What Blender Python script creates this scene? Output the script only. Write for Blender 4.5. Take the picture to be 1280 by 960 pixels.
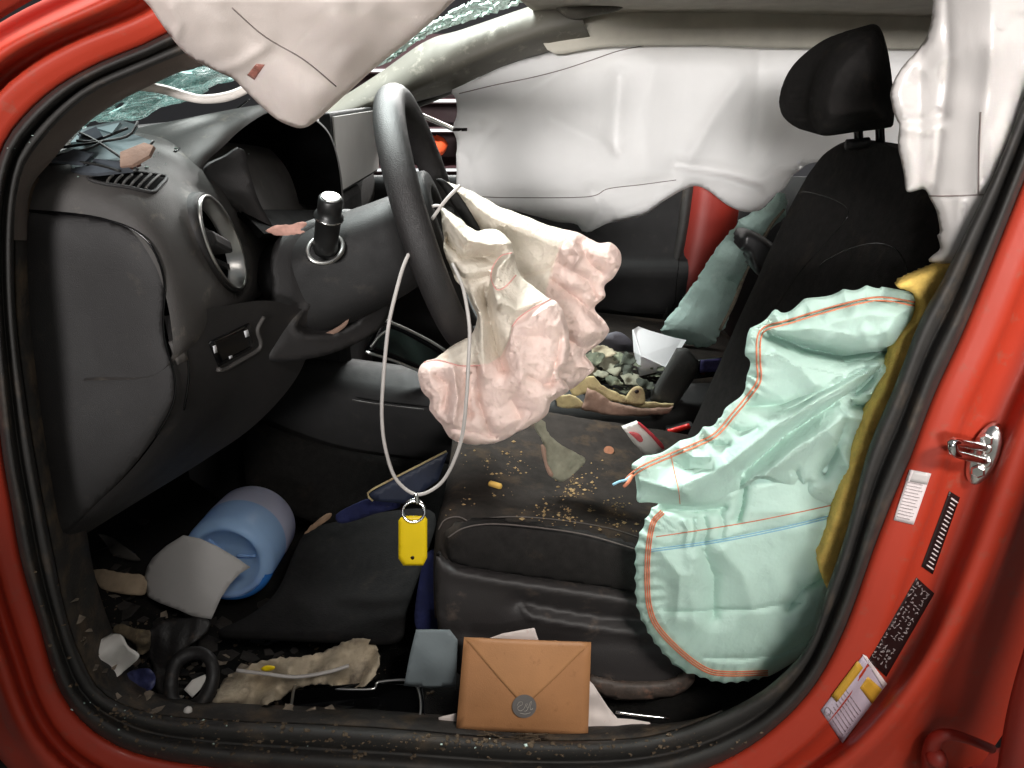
import bpy, bmesh, math, random
import numpy as np
from mathutils import Vector as V, Matrix, noise
from mathutils.geometry import delaunay_2d_cdt
from mathutils.bvhtree import BVHTree
random.seed(7)
rad = math.radians
for o in list(bpy.data.objects): bpy.data.objects.remove(o)
sc = bpy.context.scene
COL = sc.collection

# ------------------------------------------------------------------ camera
CAM = V((0, -.8, 1.18)); FPX = 960.0; PITCH = rad(21)
cd = bpy.data.cameras.new("camera"); co = bpy.data.objects.new("camera", cd); COL.objects.link(co)
co.location = CAM; co.rotation_euler = (math.pi/2 - PITCH, 0, 0)
cd.sensor_width = 36; cd.lens = 27; cd.clip_start = .02; cd.clip_end = 200
sc.camera = co
# ------------------------------------------------------------------ world, hall lamps and added curtain fills
w = bpy.data.worlds.new("World"); sc.world = w; w.use_nodes = True
w.node_tree.nodes["Background"].inputs[0].default_value = (.92, .97, 1.0, 1)
w.node_tree.nodes["Background"].inputs[1].default_value = .17
def area(name, loc, target, sx, sy, power, col, spread=180):
    l = bpy.data.lights.new(name, 'AREA'); l.shape = 'RECTANGLE'; l.size = sx; l.size_y = sy; l.energy = power; l.color = col; l.spread = rad(spread)
    o = bpy.data.objects.new(name, l); COL.objects.link(o); o.location = loc
    o.rotation_euler = (V(target) - V(loc)).to_track_quat('-Z', 'Y').to_euler(); return o
area("hall_lamp_over_shoulder", (1.1, -2.0, 2.75), (.48, .1, .62), .9, .4, 4.3, (1, .95, .89), 38)
area("added_curtain_fill", (-.7, -4.8, 1.62), (.35, 1.3, 1.17), 2.6, .35, 9.4, (1, .97, .95), 20)  # added low, narrow fill to brighten the far curtain, not a hall fitting
area("hall_lamp_over_bonnet", (-.75, 1.3, 3.2), (-.45, .7, 1.0), 1.4, .5, 300, (.93, 1, .97))
area("added_curtain_backlight", (.3, 4.2, 2.9), (.3, 1.4, 1.0), 2.4, .5, 260, (1, .98, .95))  # added backlight to brighten the curtain through its cloth
sc.view_settings.view_transform = 'Standard'; sc.view_settings.look = 'None'
sc.view_settings.exposure = 0; sc.view_settings.gamma = 1
try:
    sc.cycles.use_denoising = True; sc.cycles.max_bounces = 8; sc.cycles.transparent_max_bounces = 12
except Exception: pass

# ------------------------------------------------------------------ helpers
CP, SP = math.cos(PITCH), math.sin(PITCH)
def ray(px, py):
    a = (px - 640)/FPX; b = (480 - py)/FPX
    return V((a, CP + b*SP, -SP + b*CP))
def P(px, py, Y):
    d = ray(px, py); return CAM + d*((Y - CAM.y)/d.y)
def PZ(px, py, Z):
    d = ray(px, py); return CAM + d*((Z - CAM.z)/d.z)
def PP(l): return [P(*t) for t in l]
def lin(r, g, b):
    f = lambda c: c/12.92 if c <= .04045 else ((c + .055)/1.055)**2.4
    return tuple(f(c/255) for c in (r, g, b))
def cr(pts, n, closed=False):
    p = np.array([tuple(q) for q in pts], float); k = len(p)
    if k == 2 and not closed:
        return [p[0] + (p[1] - p[0])*t for t in np.linspace(0, 1, n)]
    if closed: q = np.vstack([p[-1], p, p[0], p[1]])
    else: q = np.vstack([2*p[0] - p[1], p, 2*p[-1] - p[-2]])
    out = []; S = 14
    for i in range(k if closed else k - 1):
        a, b, c, d = q[i], q[i+1], q[i+2], q[i+3]
        for j in range(S):
            t = j/S
            out.append(.5*((2*b) + (c - a)*t + (2*a - 5*b + 4*c - d)*t*t + (3*b - a - 3*c + d)*t**3))
    out.append(out[0] if closed else p[-1]); out = np.array(out)
    L = np.concatenate([[0], np.cumsum(np.linalg.norm(np.diff(out, axis=0), axis=1))])
    tt = np.linspace(0, L[-1], n + 1)[:-1] if closed else np.linspace(0, L[-1], n)
    return [np.array([np.interp(t, L, out[:, c]) for c in range(out.shape[1])]) for t in tt]
REG = {}; BV = {}
def finish(o, parent, label, cat, group, kind):
    if parent is not None:
        o.parent = parent; o.matrix_parent_inverse = Matrix.Translation(-V(parent['loc0']))
    if label: o['label'] = label
    if cat: o['category'] = cat
    if group: o['group'] = group
    if kind: o['kind'] = kind
    return o
def mesh(name, verts, faces, mat, parent=None, smooth=True, label=None, cat=None, group=None, kind=None,
         solid=0, sub=0, attr=None, reg=None, bevel=0, off=-1):
    verts = [tuple(v) for v in verts]
    me = bpy.data.meshes.new(name)
    off0 = V((0, 0, 0))
    if parent is None:
        a = np.array(verts); off0 = V(((a[:, 0].min() + a[:, 0].max())/2, (a[:, 1].min() + a[:, 1].max())/2, a[:, 2].min()))
    me.from_pydata([tuple(V(v) - off0) for v in verts], [], faces); me.update()
    if smooth: me.polygons.foreach_set('use_smooth', [True]*len(me.polygons))
    if attr is not None:
        at = me.attributes.new('stain', 'FLOAT', 'POINT'); at.data.foreach_set('value', attr)
    if mat: me.materials.append(mat)
    o = bpy.data.objects.new(name, me); COL.objects.link(o)
    if parent is None: o.location = off0; o['loc0'] = tuple(off0)
    else: o['loc0'] = (0, 0, 0)
    finish(o, parent, label, cat, group, kind)
    if parent is not None and parent.parent is not None:
        o.matrix_parent_inverse = Matrix.Identity(4)
    if bevel:
        m = o.modifiers.new('bevel', 'BEVEL'); m.width = bevel; m.segments = 2; m.limit_method = 'ANGLE'
    if sub:
        m = o.modifiers.new('sub', 'SUBSURF'); m.levels = m.render_levels = sub
    if solid:
        m = o.modifiers.new('solid', 'SOLIDIFY'); m.thickness = solid; m.offset = off
    if reg: REG.setdefault(reg, []).append((verts, faces)); BV.pop(reg, None)
    return o
def thing(name, loc, label, cat, group=None, kind=None):
    o = bpy.data.objects.new(name, None); COL.objects.link(o); o.location = loc; o['loc0'] = tuple(loc)
    o.empty_display_size = .05
    return finish(o, None, label, cat, group, kind)
def on(px, py, regs, lift=.001, default=None):
    d = ray(px, py).normalized(); best = None
    for r in ([regs] if isinstance(regs, str) else regs):
        if r not in BV: BV[r] = [BVHTree.FromPolygons(v, f) for v, f in REG[r]]
        for b in BV[r]:
            h = b.ray_cast(CAM, d)
            if h[0] is not None and (best is None or h[3] < best[0]): best = (h[3], h[0], h[1])
    if best is None: return V(default) if default is not None else None
    return best[1] - d*lift
def grid_faces(nr, nc, closed=False, flip=False):
    f = []
    for i in range(nr - 1):
        for j in range(nc if closed else nc - 1):
            a, b = i*nc + j, i*nc + (j + 1) % nc
            q = (a, b, b + nc, a + nc); f.append(q[::-1] if flip else q)
    return f
def loft(name, curves, mat, parent=None, n=40, m=None, closed=False, flip=False, cap=False, disp=None, hole=None, **k):
    rows = [cr(c, n, closed) for c in curves]
    if m:
        cols = [cr([r[j] for r in rows], m) for j in range(n)]
        rows = [[cols[j][i] for j in range(n)] for i in range(m)]
    v = [tuple(p) for r in rows for p in r]
    if disp: v = [tuple(V(p) + disp(V(p))) for p in v]
    f = grid_faces(len(rows), n, closed, flip)
    if hole: f = [q for q in f if not any(hole(V(v[i])) for i in q)]
    if cap:
        f.append(tuple(range(n))[::-1] if not flip else tuple(range(n)))
        t = tuple(range((len(rows) - 1)*n, len(rows)*n)); f.append(t if not flip else t[::-1])
    return mesh(name, v, f, mat, parent, **k)
def tube_data(path, r, seg=10, closed=False, n=None, caps=True):
    pts = [V(p) for p in (cr(path, n, closed) if n else path)]; N = len(pts)
    if not hasattr(r, '__len__'): rr = [r]*N
    else: rr = list(np.interp(np.linspace(0, 1, N), np.linspace(0, 1, len(r)), r))
    v = []; T0 = None; nrm = None
    for i in range(N):
        a = pts[(i - 1) % N] if (closed or i > 0) else pts[i]; b = pts[(i + 1) % N] if (closed or i < N - 1) else pts[i]
        T = (b - a).normalized()
        if nrm is None:
            nrm = T.orthogonal().normalized()
        else:
            nrm = (nrm - T*nrm.dot(T)).normalized()
        B = T.cross(nrm)
        for s in range(seg):
            t = 2*math.pi*s/seg; v.append(pts[i] + (nrm*math.cos(t) + B*math.sin(t))*rr[i])
    f = grid_faces(N, seg, True)
    if closed:
        for s in range(seg):
            a, b = (N - 1)*seg + s, (N - 1)*seg + (s + 1) % seg
            f.append((a, b, (s + 1) % seg, s))
    elif caps: f += [tuple(range(seg))[::-1], tuple(range((N - 1)*seg, N*seg))]
    return v, f
def tube(name, path, r, mat, parent=None, seg=10, closed=False, n=None, **k):
    v, f = tube_data(path, r, seg, closed, n); return mesh(name, v, f, mat, parent, **k)
def join(*data):
    V_, F_ = [], []
    for v, f in data:
        o = len(V_); V_ += [tuple(q) for q in v]; F_ += [tuple(i + o for i in q) for q in f]
    return V_, F_
def boxd(c, ax, ay, az):
    c, ax, ay, az = map(V, (c, ax, ay, az)); v = []
    for k in (-1, 1):
        for j in (-1, 1):
            for i in (-1, 1): v.append(c + ax*i + ay*j + az*k)
    return v, [(0, 2, 3, 1), (4, 5, 7, 6), (0, 1, 5, 4), (2, 6, 7, 3), (0, 4, 6, 2), (1, 3, 7, 5)]
def lathe_data(A, B, prof, seg=40):
    """prof: (t along A->B, radius)"""
    A, B = V(A), V(B); ax = B - A; n = ax.orthogonal().normalized(); b = ax.normalized().cross(n); v = []
    for t, r in prof:
        for s in range(seg):
            a = 2*math.pi*s/seg; v.append(A + ax*t + (n*math.cos(a) + b*math.sin(a))*r)
    f = grid_faces(len(prof), seg, True); f += [tuple(range(seg))[::-1], tuple(range((len(prof) - 1)*seg, len(prof)*seg))]
    return v, f
def nz(x, y, s, k=0): return noise.noise(V((x/s, y/s, k*7.31 + .5)))
CR = {}
def crump(x, y, s, k=0):
    """crumpled-cloth relief of flat facets between sharp folds, about 0..1"""
    if k not in CR:
        r = random.Random(k*13 + 5); CR[k] = [(r.uniform(0, 3.1416), r.uniform(.75, 1.9), r.random()) for _ in range(5)]
    wx, wy = x + s*.5*nz(x, y, s*2.2, k + 5), y + s*.5*nz(x, y, s*2.2, k + 9); h = 0; ws_ = 0
    for j, (a, l, ph) in enumerate(CR[k]):
        u = (wx*math.cos(a) + wy*math.sin(a))/(s*l*1.5) + ph
        g = max(0, .5 + 1.1*nz(x, y, s*2.6, k*3 + j + 40))*l
        h += g*abs(2*(u - math.floor(u + .5))); ws_ += l*.6
    return h/ws_
def seg_dist(x, y, pts):
    best = 1e9; tb = 0; n = len(pts) - 1
    for i in range(n):
        ax, ay = pts[i][:2]; bx, by = pts[i+1][:2]; dx, dy = bx - ax, by - ay
        L = dx*dx + dy*dy; t = 0 if L == 0 else max(0, min(1, ((x - ax)*dx + (y - ay)*dy)/L))
        q = (x - ax - t*dx)**2 + (y - ay - t*dy)**2
        if q < best: best = q; tb = (i + t)/n
    return math.sqrt(best), tb
def folds(x, y, L):
    """L: (polyline px, width px, height m[, taper])"""
    s = 0
    for f in L:
        d, t = seg_dist(x, y, f[0])
        if d < f[1]*3:
            a = (math.exp(-(d/f[1])**1.5) if f[2] > 0 else math.exp(-(d/f[1])**1.15))*f[2]
            if len(f) > 3: a *= math.sin(math.pi*min(1, max(0, .08 + .84*t)))
            s += a
    return s
def outline(pts, h, sharp=False, jag=0, js=12, closed=True):
    if sharp:
        o = []
        for i in range(len(pts)):
            a, b = np.array(pts[i], float), np.array(pts[(i + 1) % len(pts)], float)
            k = max(1, int(np.linalg.norm(b - a)/h))
            o += [a + (b - a)*j/k for j in range(k)]
    else:
        a = np.array(pts, float); per = np.linalg.norm(np.diff(np.vstack([a, a[:1]]), axis=0), axis=1).sum()
        o = cr(pts, max(8, int(per/h)), True)
    if jag: o = [np.array((p[0] + jag*nz(p[0], p[1], js, 1), p[1] + jag*nz(p[0], p[1], js, 2))) for p in o]
    return np.array(o)
def pdist(q, ol):
    a = ol; b = np.roll(ol, -1, axis=0); d = b - a; L = (d**2).sum(1) + 1e-12; out = np.full(len(q), 1e9)
    for i in range(len(a)):
        t = np.clip(((q - a[i])@d[i])/L[i], 0, 1); r = q - a[i] - t[:, None]*d[i]
        out = np.minimum(out, (r**2).sum(1))
    return np.sqrt(out)
def inside(q, ol):
    x, y = q[:, 0], q[:, 1]; c = np.zeros(len(q), bool); a = ol; b = np.roll(ol, -1, axis=0)
    for i in range(len(a)):
        (x1, y1), (x2, y2) = a[i], b[i]
        if y1 == y2: continue
        c ^= ((y1 > y) != (y2 > y)) & (x < (x2 - x1)*(y - y1)/(y2 - y1) + x1)
    return c
def mesh2d(ol, h):
    lo, hi = ol.min(0), ol.max(0); g = []
    j = 0; y = lo[1]
    while y <= hi[1]:
        x = lo[0] + (h/2 if j % 2 else 0)
        while x <= hi[0]: g.append((x, y)); x += h
        y += h*.866; j += 1
    g = np.array(g)
    g = g[inside(g, ol)]
    if len(g): g = g[pdist(g, ol) > h*.55]
    pts = np.vstack([ol, g]) if len(g) else ol
    n = len(ol)
    r = delaunay_2d_cdt([V((float(a), float(b))) for a, b in pts], [(i, (i + 1) % n) for i in range(n)], [], 1, 1e-6)
    q = np.array([(v.x, v.y) for v in r[0]]); t = [tuple(f)[::-1] for f in r[2]]
    return q, t, pdist(q, ol)
def sheet(name, pts, Yf, mat, parent=None, h=6, sharp=False, jag=0, js=12, back=None, thick=.0015, attr=None, scallop=None, off=-1, **k):
    ol = outline(pts, h, sharp, jag, js)
    if scallop:
        amp, per, sel = scallop
        c = ol.mean(0); nxt = np.roll(ol, -1, 0) - np.roll(ol, 1, 0)
        nr = np.stack([nxt[:, 1], -nxt[:, 0]], 1); nr /= np.linalg.norm(nr, axis=1)[:, None] + 1e-9
        s = np.concatenate([[0], np.cumsum(np.linalg.norm(np.diff(ol, axis=0), axis=1))])
        ol = np.array([p + nr[i]*amp*(abs(math.sin(math.pi*s[i]/per + 2.4*nz(p[0], p[1], 60))) - .5)*(1 if sel(*p) else 0) for i, p in enumerate(ol)])
    q, t, d = mesh2d(ol, h)
    if hasattr(Yf, '__call__'): ys = [Yf(x, y, dd) for (x, y), dd in zip(q, d)]
    else: ys = [Yf]*len(q)
    v = [P(x, y, yy) for (x, y), yy in zip(q, ys)]
    at = [attr(x, y) for x, y in q] if attr else None
    if back is None:
        return mesh(name, v, t, mat, parent, solid=thick, attr=at, off=off, **k)
    f = list(t); idx = {}; n0 = len(v)
    for i, ((x, y), dd) in enumerate(zip(q, d)):
        if dd < 1e-3: idx[i] = i
        else:
            idx[i] = len(v); v.append(v[i] + V((0, back(x, y, dd), 0)))
            if at: at.append(at[i])
    f += [tuple(idx[i] for i in tri)[::-1] for tri in t]
    return mesh(name, v, f, mat, parent, attr=at, **k)
def sticker(name, quad, regs, mat, parent, nu=8, nv=8, lift=.0012, thick=.0004, default=None, **k):
    tl, tr, br, bl = [np.array(q, float) for q in quad]; v = []; last = default
    for i in range(nv):
        for j in range(nu):
            a, b = j/(nu - 1), i/(nv - 1)
            p = (tl*(1 - a) + tr*a)*(1 - b) + (bl*(1 - a) + br*a)*b
            h = on(p[0], p[1], regs, lift)
            if h is None: h = P(p[0], p[1], last.y if last is not None else .1)
            last = h; v.append(h)
    return mesh(name, v, grid_faces(nv, nu, flip=True), mat, parent, solid=thick, **k)
def online(pts, regs, lift, n=60, closed=False):
    out = []; last = None
    for p in cr([tuple(q[:2]) for q in pts], n, closed):
        h = on(p[0], p[1], regs, lift)
        if h is None:
            if last is None: continue
            h = P(p[0], p[1], last.y)
        last = h; out.append(h)
    return out

# ------------------------------------------------------------------ materials
def M(name, col, rough=.6, var=.12, vs=25, bump=0, bs=300, metal=0, coat=0, sheen=0, spec=.5, dirt=None, trans=0, tl=0,
      stain=None, ior=1.5, alpha=1, crackle=None, ridge=None):
    m = bpy.data.materials.new(name); m.use_nodes = True; nt = m.node_tree; N, L = nt.nodes, nt.links
    b = N['Principled BSDF']; tc = N.new('ShaderNodeTexCoord')
    def nod(t, **kw):
        q = N.new(t)
        for a, c in kw.items(): q.inputs[a].default_value = c
        return q
    def tex(scale, detail=4, rough_=.55):
        q = nod('ShaderNodeTexNoise', Scale=scale, Detail=detail, Roughness=rough_); L.new(tc.outputs['Object'], q.inputs['Vector']); return q
    def ramp(src, a, c, lo, hi):
        r = N.new('ShaderNodeValToRGB'); r.color_ramp.elements[0].position = lo; r.color_ramp.elements[1].position = hi
        r.color_ramp.elements[0].color = (*a, 1); r.color_ramp.elements[1].color = (*c, 1); L.new(src, r.inputs[0]); return r
    n1 = tex(vs)
    base = ramp(n1.outputs['Fac'], tuple(c*(1 - var) for c in col), tuple(min(1, c*(1 + var)) for c in col), .3, .7).outputs[0]
    def mixc(fac, a, bcol):
        x = N.new('ShaderNodeMix'); x.data_type = 'RGBA'; L.new(fac, x.inputs[0]); L.new(a, x.inputs[6]); 
        if isinstance(bcol, tuple): x.inputs[7].default_value = (*bcol, 1)
        else: L.new(bcol, x.inputs[7])
        return x.outputs[2]
    if stain:
        at = N.new('ShaderNodeAttribute'); at.attribute_name = 'stain'
        n3 = tex(60); ad = nod('ShaderNodeMath'); ad.operation = 'MULTIPLY_ADD'; L.new(n3.outputs['Fac'], ad.inputs[0]); ad.inputs[1].default_value = .5
        sb = nod('ShaderNodeMath'); sb.operation = 'SUBTRACT'; L.new(at.outputs['Fac'], sb.inputs[0]); sb.inputs[1].default_value = .25; L.new(sb.outputs[0], ad.inputs[2])
        sr = ramp(ad.outputs[0], (0, 0, 0), (1, 1, 1), .35, .65)
        n4 = tex(18); sc_ = ramp(n4.outputs['Fac'], tuple(c*.92 for c in stain), tuple(min(1, c*1.1) for c in stain), .35, .7)
        base = mixc(sr.outputs[0], base, sc_.outputs[0])
    rr = None
    if dirt:
        dc, amt, ds = dirt
        n2 = tex(ds, 8, .68); r2 = ramp(n2.outputs['Fac'], (0, 0, 0), (1, 1, 1), .62 - amt*.3, .78 - amt*.12)
        base = mixc(r2.outputs[0], base, dc)
    if crackle:
        vo = N.new('ShaderNodeTexVoronoi'); vo.feature = 'DISTANCE_TO_EDGE'; vo.inputs['Scale'].default_value = crackle; L.new(tc.outputs['Object'], vo.inputs['Vector'])
        r3 = ramp(vo.outputs['Distance'], (.75, .85, .82), (0, 0, 0), .0, .09)
        base = mixc(r3.outputs[0], base, (.7, .82, .78))
    L.new(base, b.inputs['Base Color'])
    n5 = tex(vs*2.3, 3); mr = nod('ShaderNodeMapRange'); mr.inputs[3].default_value = max(.02, rough*.82); mr.inputs[4].default_value = min(1, rough*1.18)
    L.new(n5.outputs['Fac'], mr.inputs[0]); L.new(mr.outputs[0], b.inputs['Roughness'])
    b.inputs['Metallic'].default_value = metal; b.inputs['Coat Weight'].default_value = coat; b.inputs['Coat Roughness'].default_value = .08
    b.inputs['Sheen Weight'].default_value = sheen; b.inputs['Specular IOR Level'].default_value = spec
    b.inputs['Transmission Weight'].default_value = trans; b.inputs['IOR'].default_value = ior; b.inputs['Alpha'].default_value = alpha
    if bump:
        nb = tex(bs, 3); bp = nod('ShaderNodeBump', Strength=bump, Distance=.002); L.new(nb.outputs['Fac'], bp.inputs['Height']); L.new(bp.outputs[0], b.inputs['Normal'])
        if ridge:
            n6 = tex(ridge[0], 3); n7 = tex(ridge[0]*.45, 2)
            def rdg(src):
                s1 = nod('ShaderNodeMath'); s1.operation = 'SUBTRACT'; L.new(src.outputs['Fac'], s1.inputs[0]); s1.inputs[1].default_value = .5
                s2 = nod('ShaderNodeMath'); s2.operation = 'ABSOLUTE'; L.new(s1.outputs[0], s2.inputs[0]); return s2.outputs[0]
            ad2 = nod('ShaderNodeMath'); ad2.operation = 'ADD'; L.new(rdg(n6), ad2.inputs[0]); L.new(rdg(n7), ad2.inputs[1])
            bq = nod('ShaderNodeBump', Strength=ridge[1], Distance=.012); bq.invert = True
            L.new(ad2.outputs[0], bq.inputs['Height']); L.new(bq.outputs[0], bp.inputs['Normal'])
    if tl:
        t = N.new('ShaderNodeBsdfTranslucent'); L.new(base, t.inputs[0]); mx = N.new('ShaderNodeMixShader'); mx.inputs[0].default_value = tl
        L.new(b.outputs[0], mx.inputs[1]); L.new(t.outputs[0], mx.inputs[2]); L.new(mx.outputs[0], N['Material Output'].inputs[0])
    return m
red = M('red_paint', lin(172, 54, 34), .52, .08, 6, .05, 900, coat=.15, spec=.4, dirt=(lin(150, 78, 62), .2, 40))
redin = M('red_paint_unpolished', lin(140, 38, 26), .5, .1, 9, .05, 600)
rubber = M('seal_rubber', lin(44, 42, 40), .66, .2, 30, .2, 500, dirt=(lin(84, 72, 60), .3, 12))
black = M('black_plastic', lin(25, 24, 24), .62, .2, 18, .25, 700, spec=.35, dirt=(lin(48, 44, 40), .06, 30))
gloss = M('gloss_black', lin(8, 8, 9), .12, .1, 20)
dashm = M('dash_plastic', lin(70, 67, 65), .62, .12, 12, .3, 900, dirt=(lin(120, 112, 102), .12, 26))
dashl = M('dash_lower_plastic', lin(38, 36, 36), .58, .15, 12, .4, 900, dirt=(lin(60, 55, 50), .08, 40))
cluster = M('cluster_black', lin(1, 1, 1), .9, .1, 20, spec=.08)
leather = M('wheel_leather', lin(36, 34, 34), .5, .2, 60, .5, 700)
fabric = M('seat_fabric', lin(36, 34, 33), .95, .25, 60, .6, 900, spec=.2, dirt=(lin(66, 58, 50), .15, 14))
fabricd = M('seat_fabric_dirty', lin(42, 37, 34), .95, .25, 40, .6, 900, spec=.2, dirt=(lin(78, 63, 48), .3, 16))
carpet = M('carpet', lin(22, 21, 20), .95, .3, 90, .8, 500, spec=.15, dirt=(lin(40, 34, 29), .15, 22))
trimgrey = M('pillar_trim_grey', lin(92, 89, 80), .65, .1, 12, .2, 500, dirt=(lin(140, 136, 124), .2, 30))
olive = M('headliner_cloth', lin(185, 180, 168), .9, .1, 20, .4, 700)
nylon = M('airbag_nylon_white', lin(240, 239, 238), .66, .03, 6, .10, 900, ridge=(14, .3), tl=.25)
nylong = M('airbag_nylon_glossy', lin(214, 209, 206), .25, .04, 8, .12, 500, coat=.3, tl=.2)
bagm = M('airbag_nylon_stained', lin(218, 209, 195), .6, .03, 10, .12, 700, ridge=(60, .45), tl=.18, stain=lin(236, 212, 203), dirt=(lin(205, 180, 160), .05, 22))
mint = M('airbag_nylon_mint', lin(197, 225, 214), .6, .05, 8, .12, 800, ridge=(30, .4), tl=.22)
teal = M('airbag_nylon_teal', lin(182, 208, 200), .7, .12, 14, .2, 500, ridge=(30, .5), tl=.2, dirt=(lin(205, 225, 218), .25, 20))
foam = M('yellow_foam', lin(224, 188, 98), .95, .2, 60, .7, 320, dirt=(lin(170, 138, 70), .2, 30))
orange = M('orange_thread', lin(206, 128, 96), .8, .15, 200)
bluet = M('blue_thread', lin(140, 185, 205), .8, .1, 200)
dthread = M('grey_thread', lin(120, 108, 104), .8, .1, 200)
chrome = M('chrome', (.78, .78, .77), .14, .05, 30, metal=1)
satin = M('satin_silver', (.66, .65, .63), .34, .08, 30, .05, 300, metal=1)
steel = M('zinc_steel', (.66, .65, .63), .22, .12, 40, .1, 200, metal=1)
paperw = M('white_paper', lin(228, 224, 218), .7, .04, 20, .1, 200, tl=.1)
paperr = M('paper_red_flecks', lin(226, 214, 208), .7, .04, 20, .1, 200, dirt=(lin(200, 110, 105), .02, 70))
greyp = M('grey_blue_paper', lin(122, 132, 136), .75, .06, 16, .15, 200)
envm = M('kraft_envelope', lin(186, 134, 90), .5, .08, 20, .25, 500, dirt=(lin(160, 110, 72), .12, 60))
envd = M('envelope_side', lin(180, 128, 86), .5, .08, 20, .25, 500, dirt=(lin(160, 110, 72), .12, 60))
stick = M('grey_seal_sticker', lin(112, 108, 106), .4, .06, 60)
yellow = M('yellow_tag', lin(240, 206, 20), .35, .03, 30)
cable = M('white_cable', lin(178, 172, 168), .4, .06, 60)
jugm = M('jug_plastic', lin(178, 212, 250), .25, .06, 8, .03, 100, trans=.12, ior=1.2, tl=.4)
jugo = M('jug_frosted', lin(206, 206, 226), .45, .05, 8, .05, 200, tl=.3)
fluid = M('washer_fluid', lin(56, 120, 200), .15, .05, 8)
labelg = M('grey_jug_label', lin(172, 169, 167), .6, .05, 20, .05, 300)
mud = M('dirt_brown', lin(88, 74, 58), .95, .3, 40, .8, 200)
tan = M('tan_fragment', lin(176, 160, 118), .8, .15, 40, .4, 160, dirt=(lin(120, 88, 74), .4, 30))
tanr = M('brown_fragment_face', lin(126, 100, 86), .8, .2, 40, .4, 160)
leafg = M('green_scrap', lin(82, 86, 70), .85, .3, 60, .5, 120, dirt=(lin(150, 150, 126), .25, 60))
leafp = M('grey_scrap', lin(120, 118, 102), .9, .2, 60, .6, 120)
copper = M('copper_coin', lin(140, 92, 68), .4, .15, 200, .2, 400, metal=.6)
crumbm = M('crumb', lin(150, 124, 86), .9, .5, 160)
pill = M('ear_plug', lin(222, 178, 90), .8, .1, 60)
redpl = M('red_plastic', lin(226, 40, 32), .35, .05, 40)
foamw = M('white_foam_box', lin(240, 240, 242), .6, .02, 20, .05, 200, tl=.08)
bluecl = M('blue_cloth', lin(14, 22, 66), .85, .2, 40, .5, 300)
glass = M('cracked_glass', lin(120, 158, 154), .25, .4, 30, 1, 60, crackle=60, alpha=.6)
shardm = M('glass_shard', lin(150, 168, 172), .12, .15, 20, .1, 60, alpha=.8)
crumbgl = M('crumbled_glass', lin(176, 200, 190), .35, .3, 120, 1, 140, crackle=120)
concrete = M('concrete', lin(140, 136, 130), .8, .15, 2, .2, 40)
wallm = M('hall_wall', lin(120, 118, 122), .9, .08, 1)
rackm = M('rack_maroon', lin(70, 42, 46), .6, .1, 8)
white = M('white_enamel', lin(225, 225, 228), .5, .04, 8)
orangep = M('orange_plastic', lin(235, 92, 48), .5, .06, 20)
wlabel = M('white_label', lin(226, 214, 214), .45, .03, 50)
klabel = M('black_label', lin(34, 18, 18), .4, .1, 50)
ylabel = M('yellow_label', lin(196, 150, 50), .5, .08, 50)
plabel = M('pale_label', lin(190, 176, 190), .5, .05, 50)
ink = M('grey_ink', lin(150, 138, 138), .6, .05, 50)
# ------------------------------------------------------------------ setting
def plane(name, pts, mat, kind='structure'):
    return mesh(name, pts, [tuple(range(len(pts)))], mat, None, smooth=False, kind=kind)
plane('ground', [(-60, -40, 0), (60, -40, 0), (60, 60, 0), (-60, 60, 0)], concrete)
plane('hall_wall', [(-30, 8, 0), (30, 8, 0), (30, 8, 7), (-30, 8, 7)], wallm)

# ------------------------------------------------------------------ car body
car = thing('car', (0, .7, 0), 'red wrecked car seen through its open front doorway', 'car')
S_in = [(300, 44), (250, 60), (210, 75), (165, 94), (116, 116), (79, 146), (49, 180), (28, 214), (18, 280), (20, 400), (35, 520), (52, 620), (66, 690), (80, 760), (100, 820), (130, 868), (190, 892), (280, 901), (400, 906), (512, 913), (640, 924), (737, 926), (816, 920), (890, 896), (960, 858), (1010, 804), (1034, 735), (1059, 660), (1085, 562), (1119, 480), (1150, 400), (1180, 345), (1212, 278), (1242, 214), (1280, 118), (1310, 40), (1340, -40)]
S_out = [(290, 4), (210, 41), (180, 56), (124, 79), (71, 109), (28, 148), (2, 188), (-12, 250), (-15, 330), (-8, 450), (2, 560), (14, 630), (26, 700), (49, 780), (71, 855), (101, 900), (150, 934), (210, 951), (292, 962), (400, 970), (512, 976), (640, 982), (740, 982), (830, 974), (894, 956), (957, 919), (1014, 862), (1055, 787), (1096, 675), (1126, 600), (1137, 575), (1167, 495), (1205, 412), (1250, 300), (1280, 225), (1330, 105), (1370, 0)]
R0 = [(270, -10), (200, 28), (168, 45), (112, 68), (58, 98), (10, 136), (-16, 184), (-30, 250), (-32, 330), (-24, 450), (-14, 560), (-4, 640), (12, 715), (38, 795), (62, 870), (95, 918), (146, 952), (208, 970), (292, 982), (400, 992), (512, 998), (640, 1003), (740, 1003), (836, 994), (905, 973), (972, 934), (1030, 876), (1071, 798), (1112, 683), (1140, 612), (1153, 580), (1183, 500), (1222, 418), (1266, 308), (1298, 228), (1350, 106), (1392, 0)]
R1 = [(250, -28), (190, 14), (156, 30), (100, 52), (44, 82), (-4, 122), (-32, 178), (-46, 250), (-48, 330), (-40, 450), (-28, 560), (-16, 645), (2, 725), (28, 808), (54, 882), (90, 932), (144, 966), (208, 985), (292, 998), (400, 1006), (512, 1012), (640, 1017), (745, 1017), (845, 1006), (925, 982), (994, 940), (1052, 878), (1095, 806), (1134, 700), (1160, 630), (1174, 590), (1204, 510), (1244, 424), (1290, 312), (1322, 230), (1374, 106), (1416, 0)]
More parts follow.
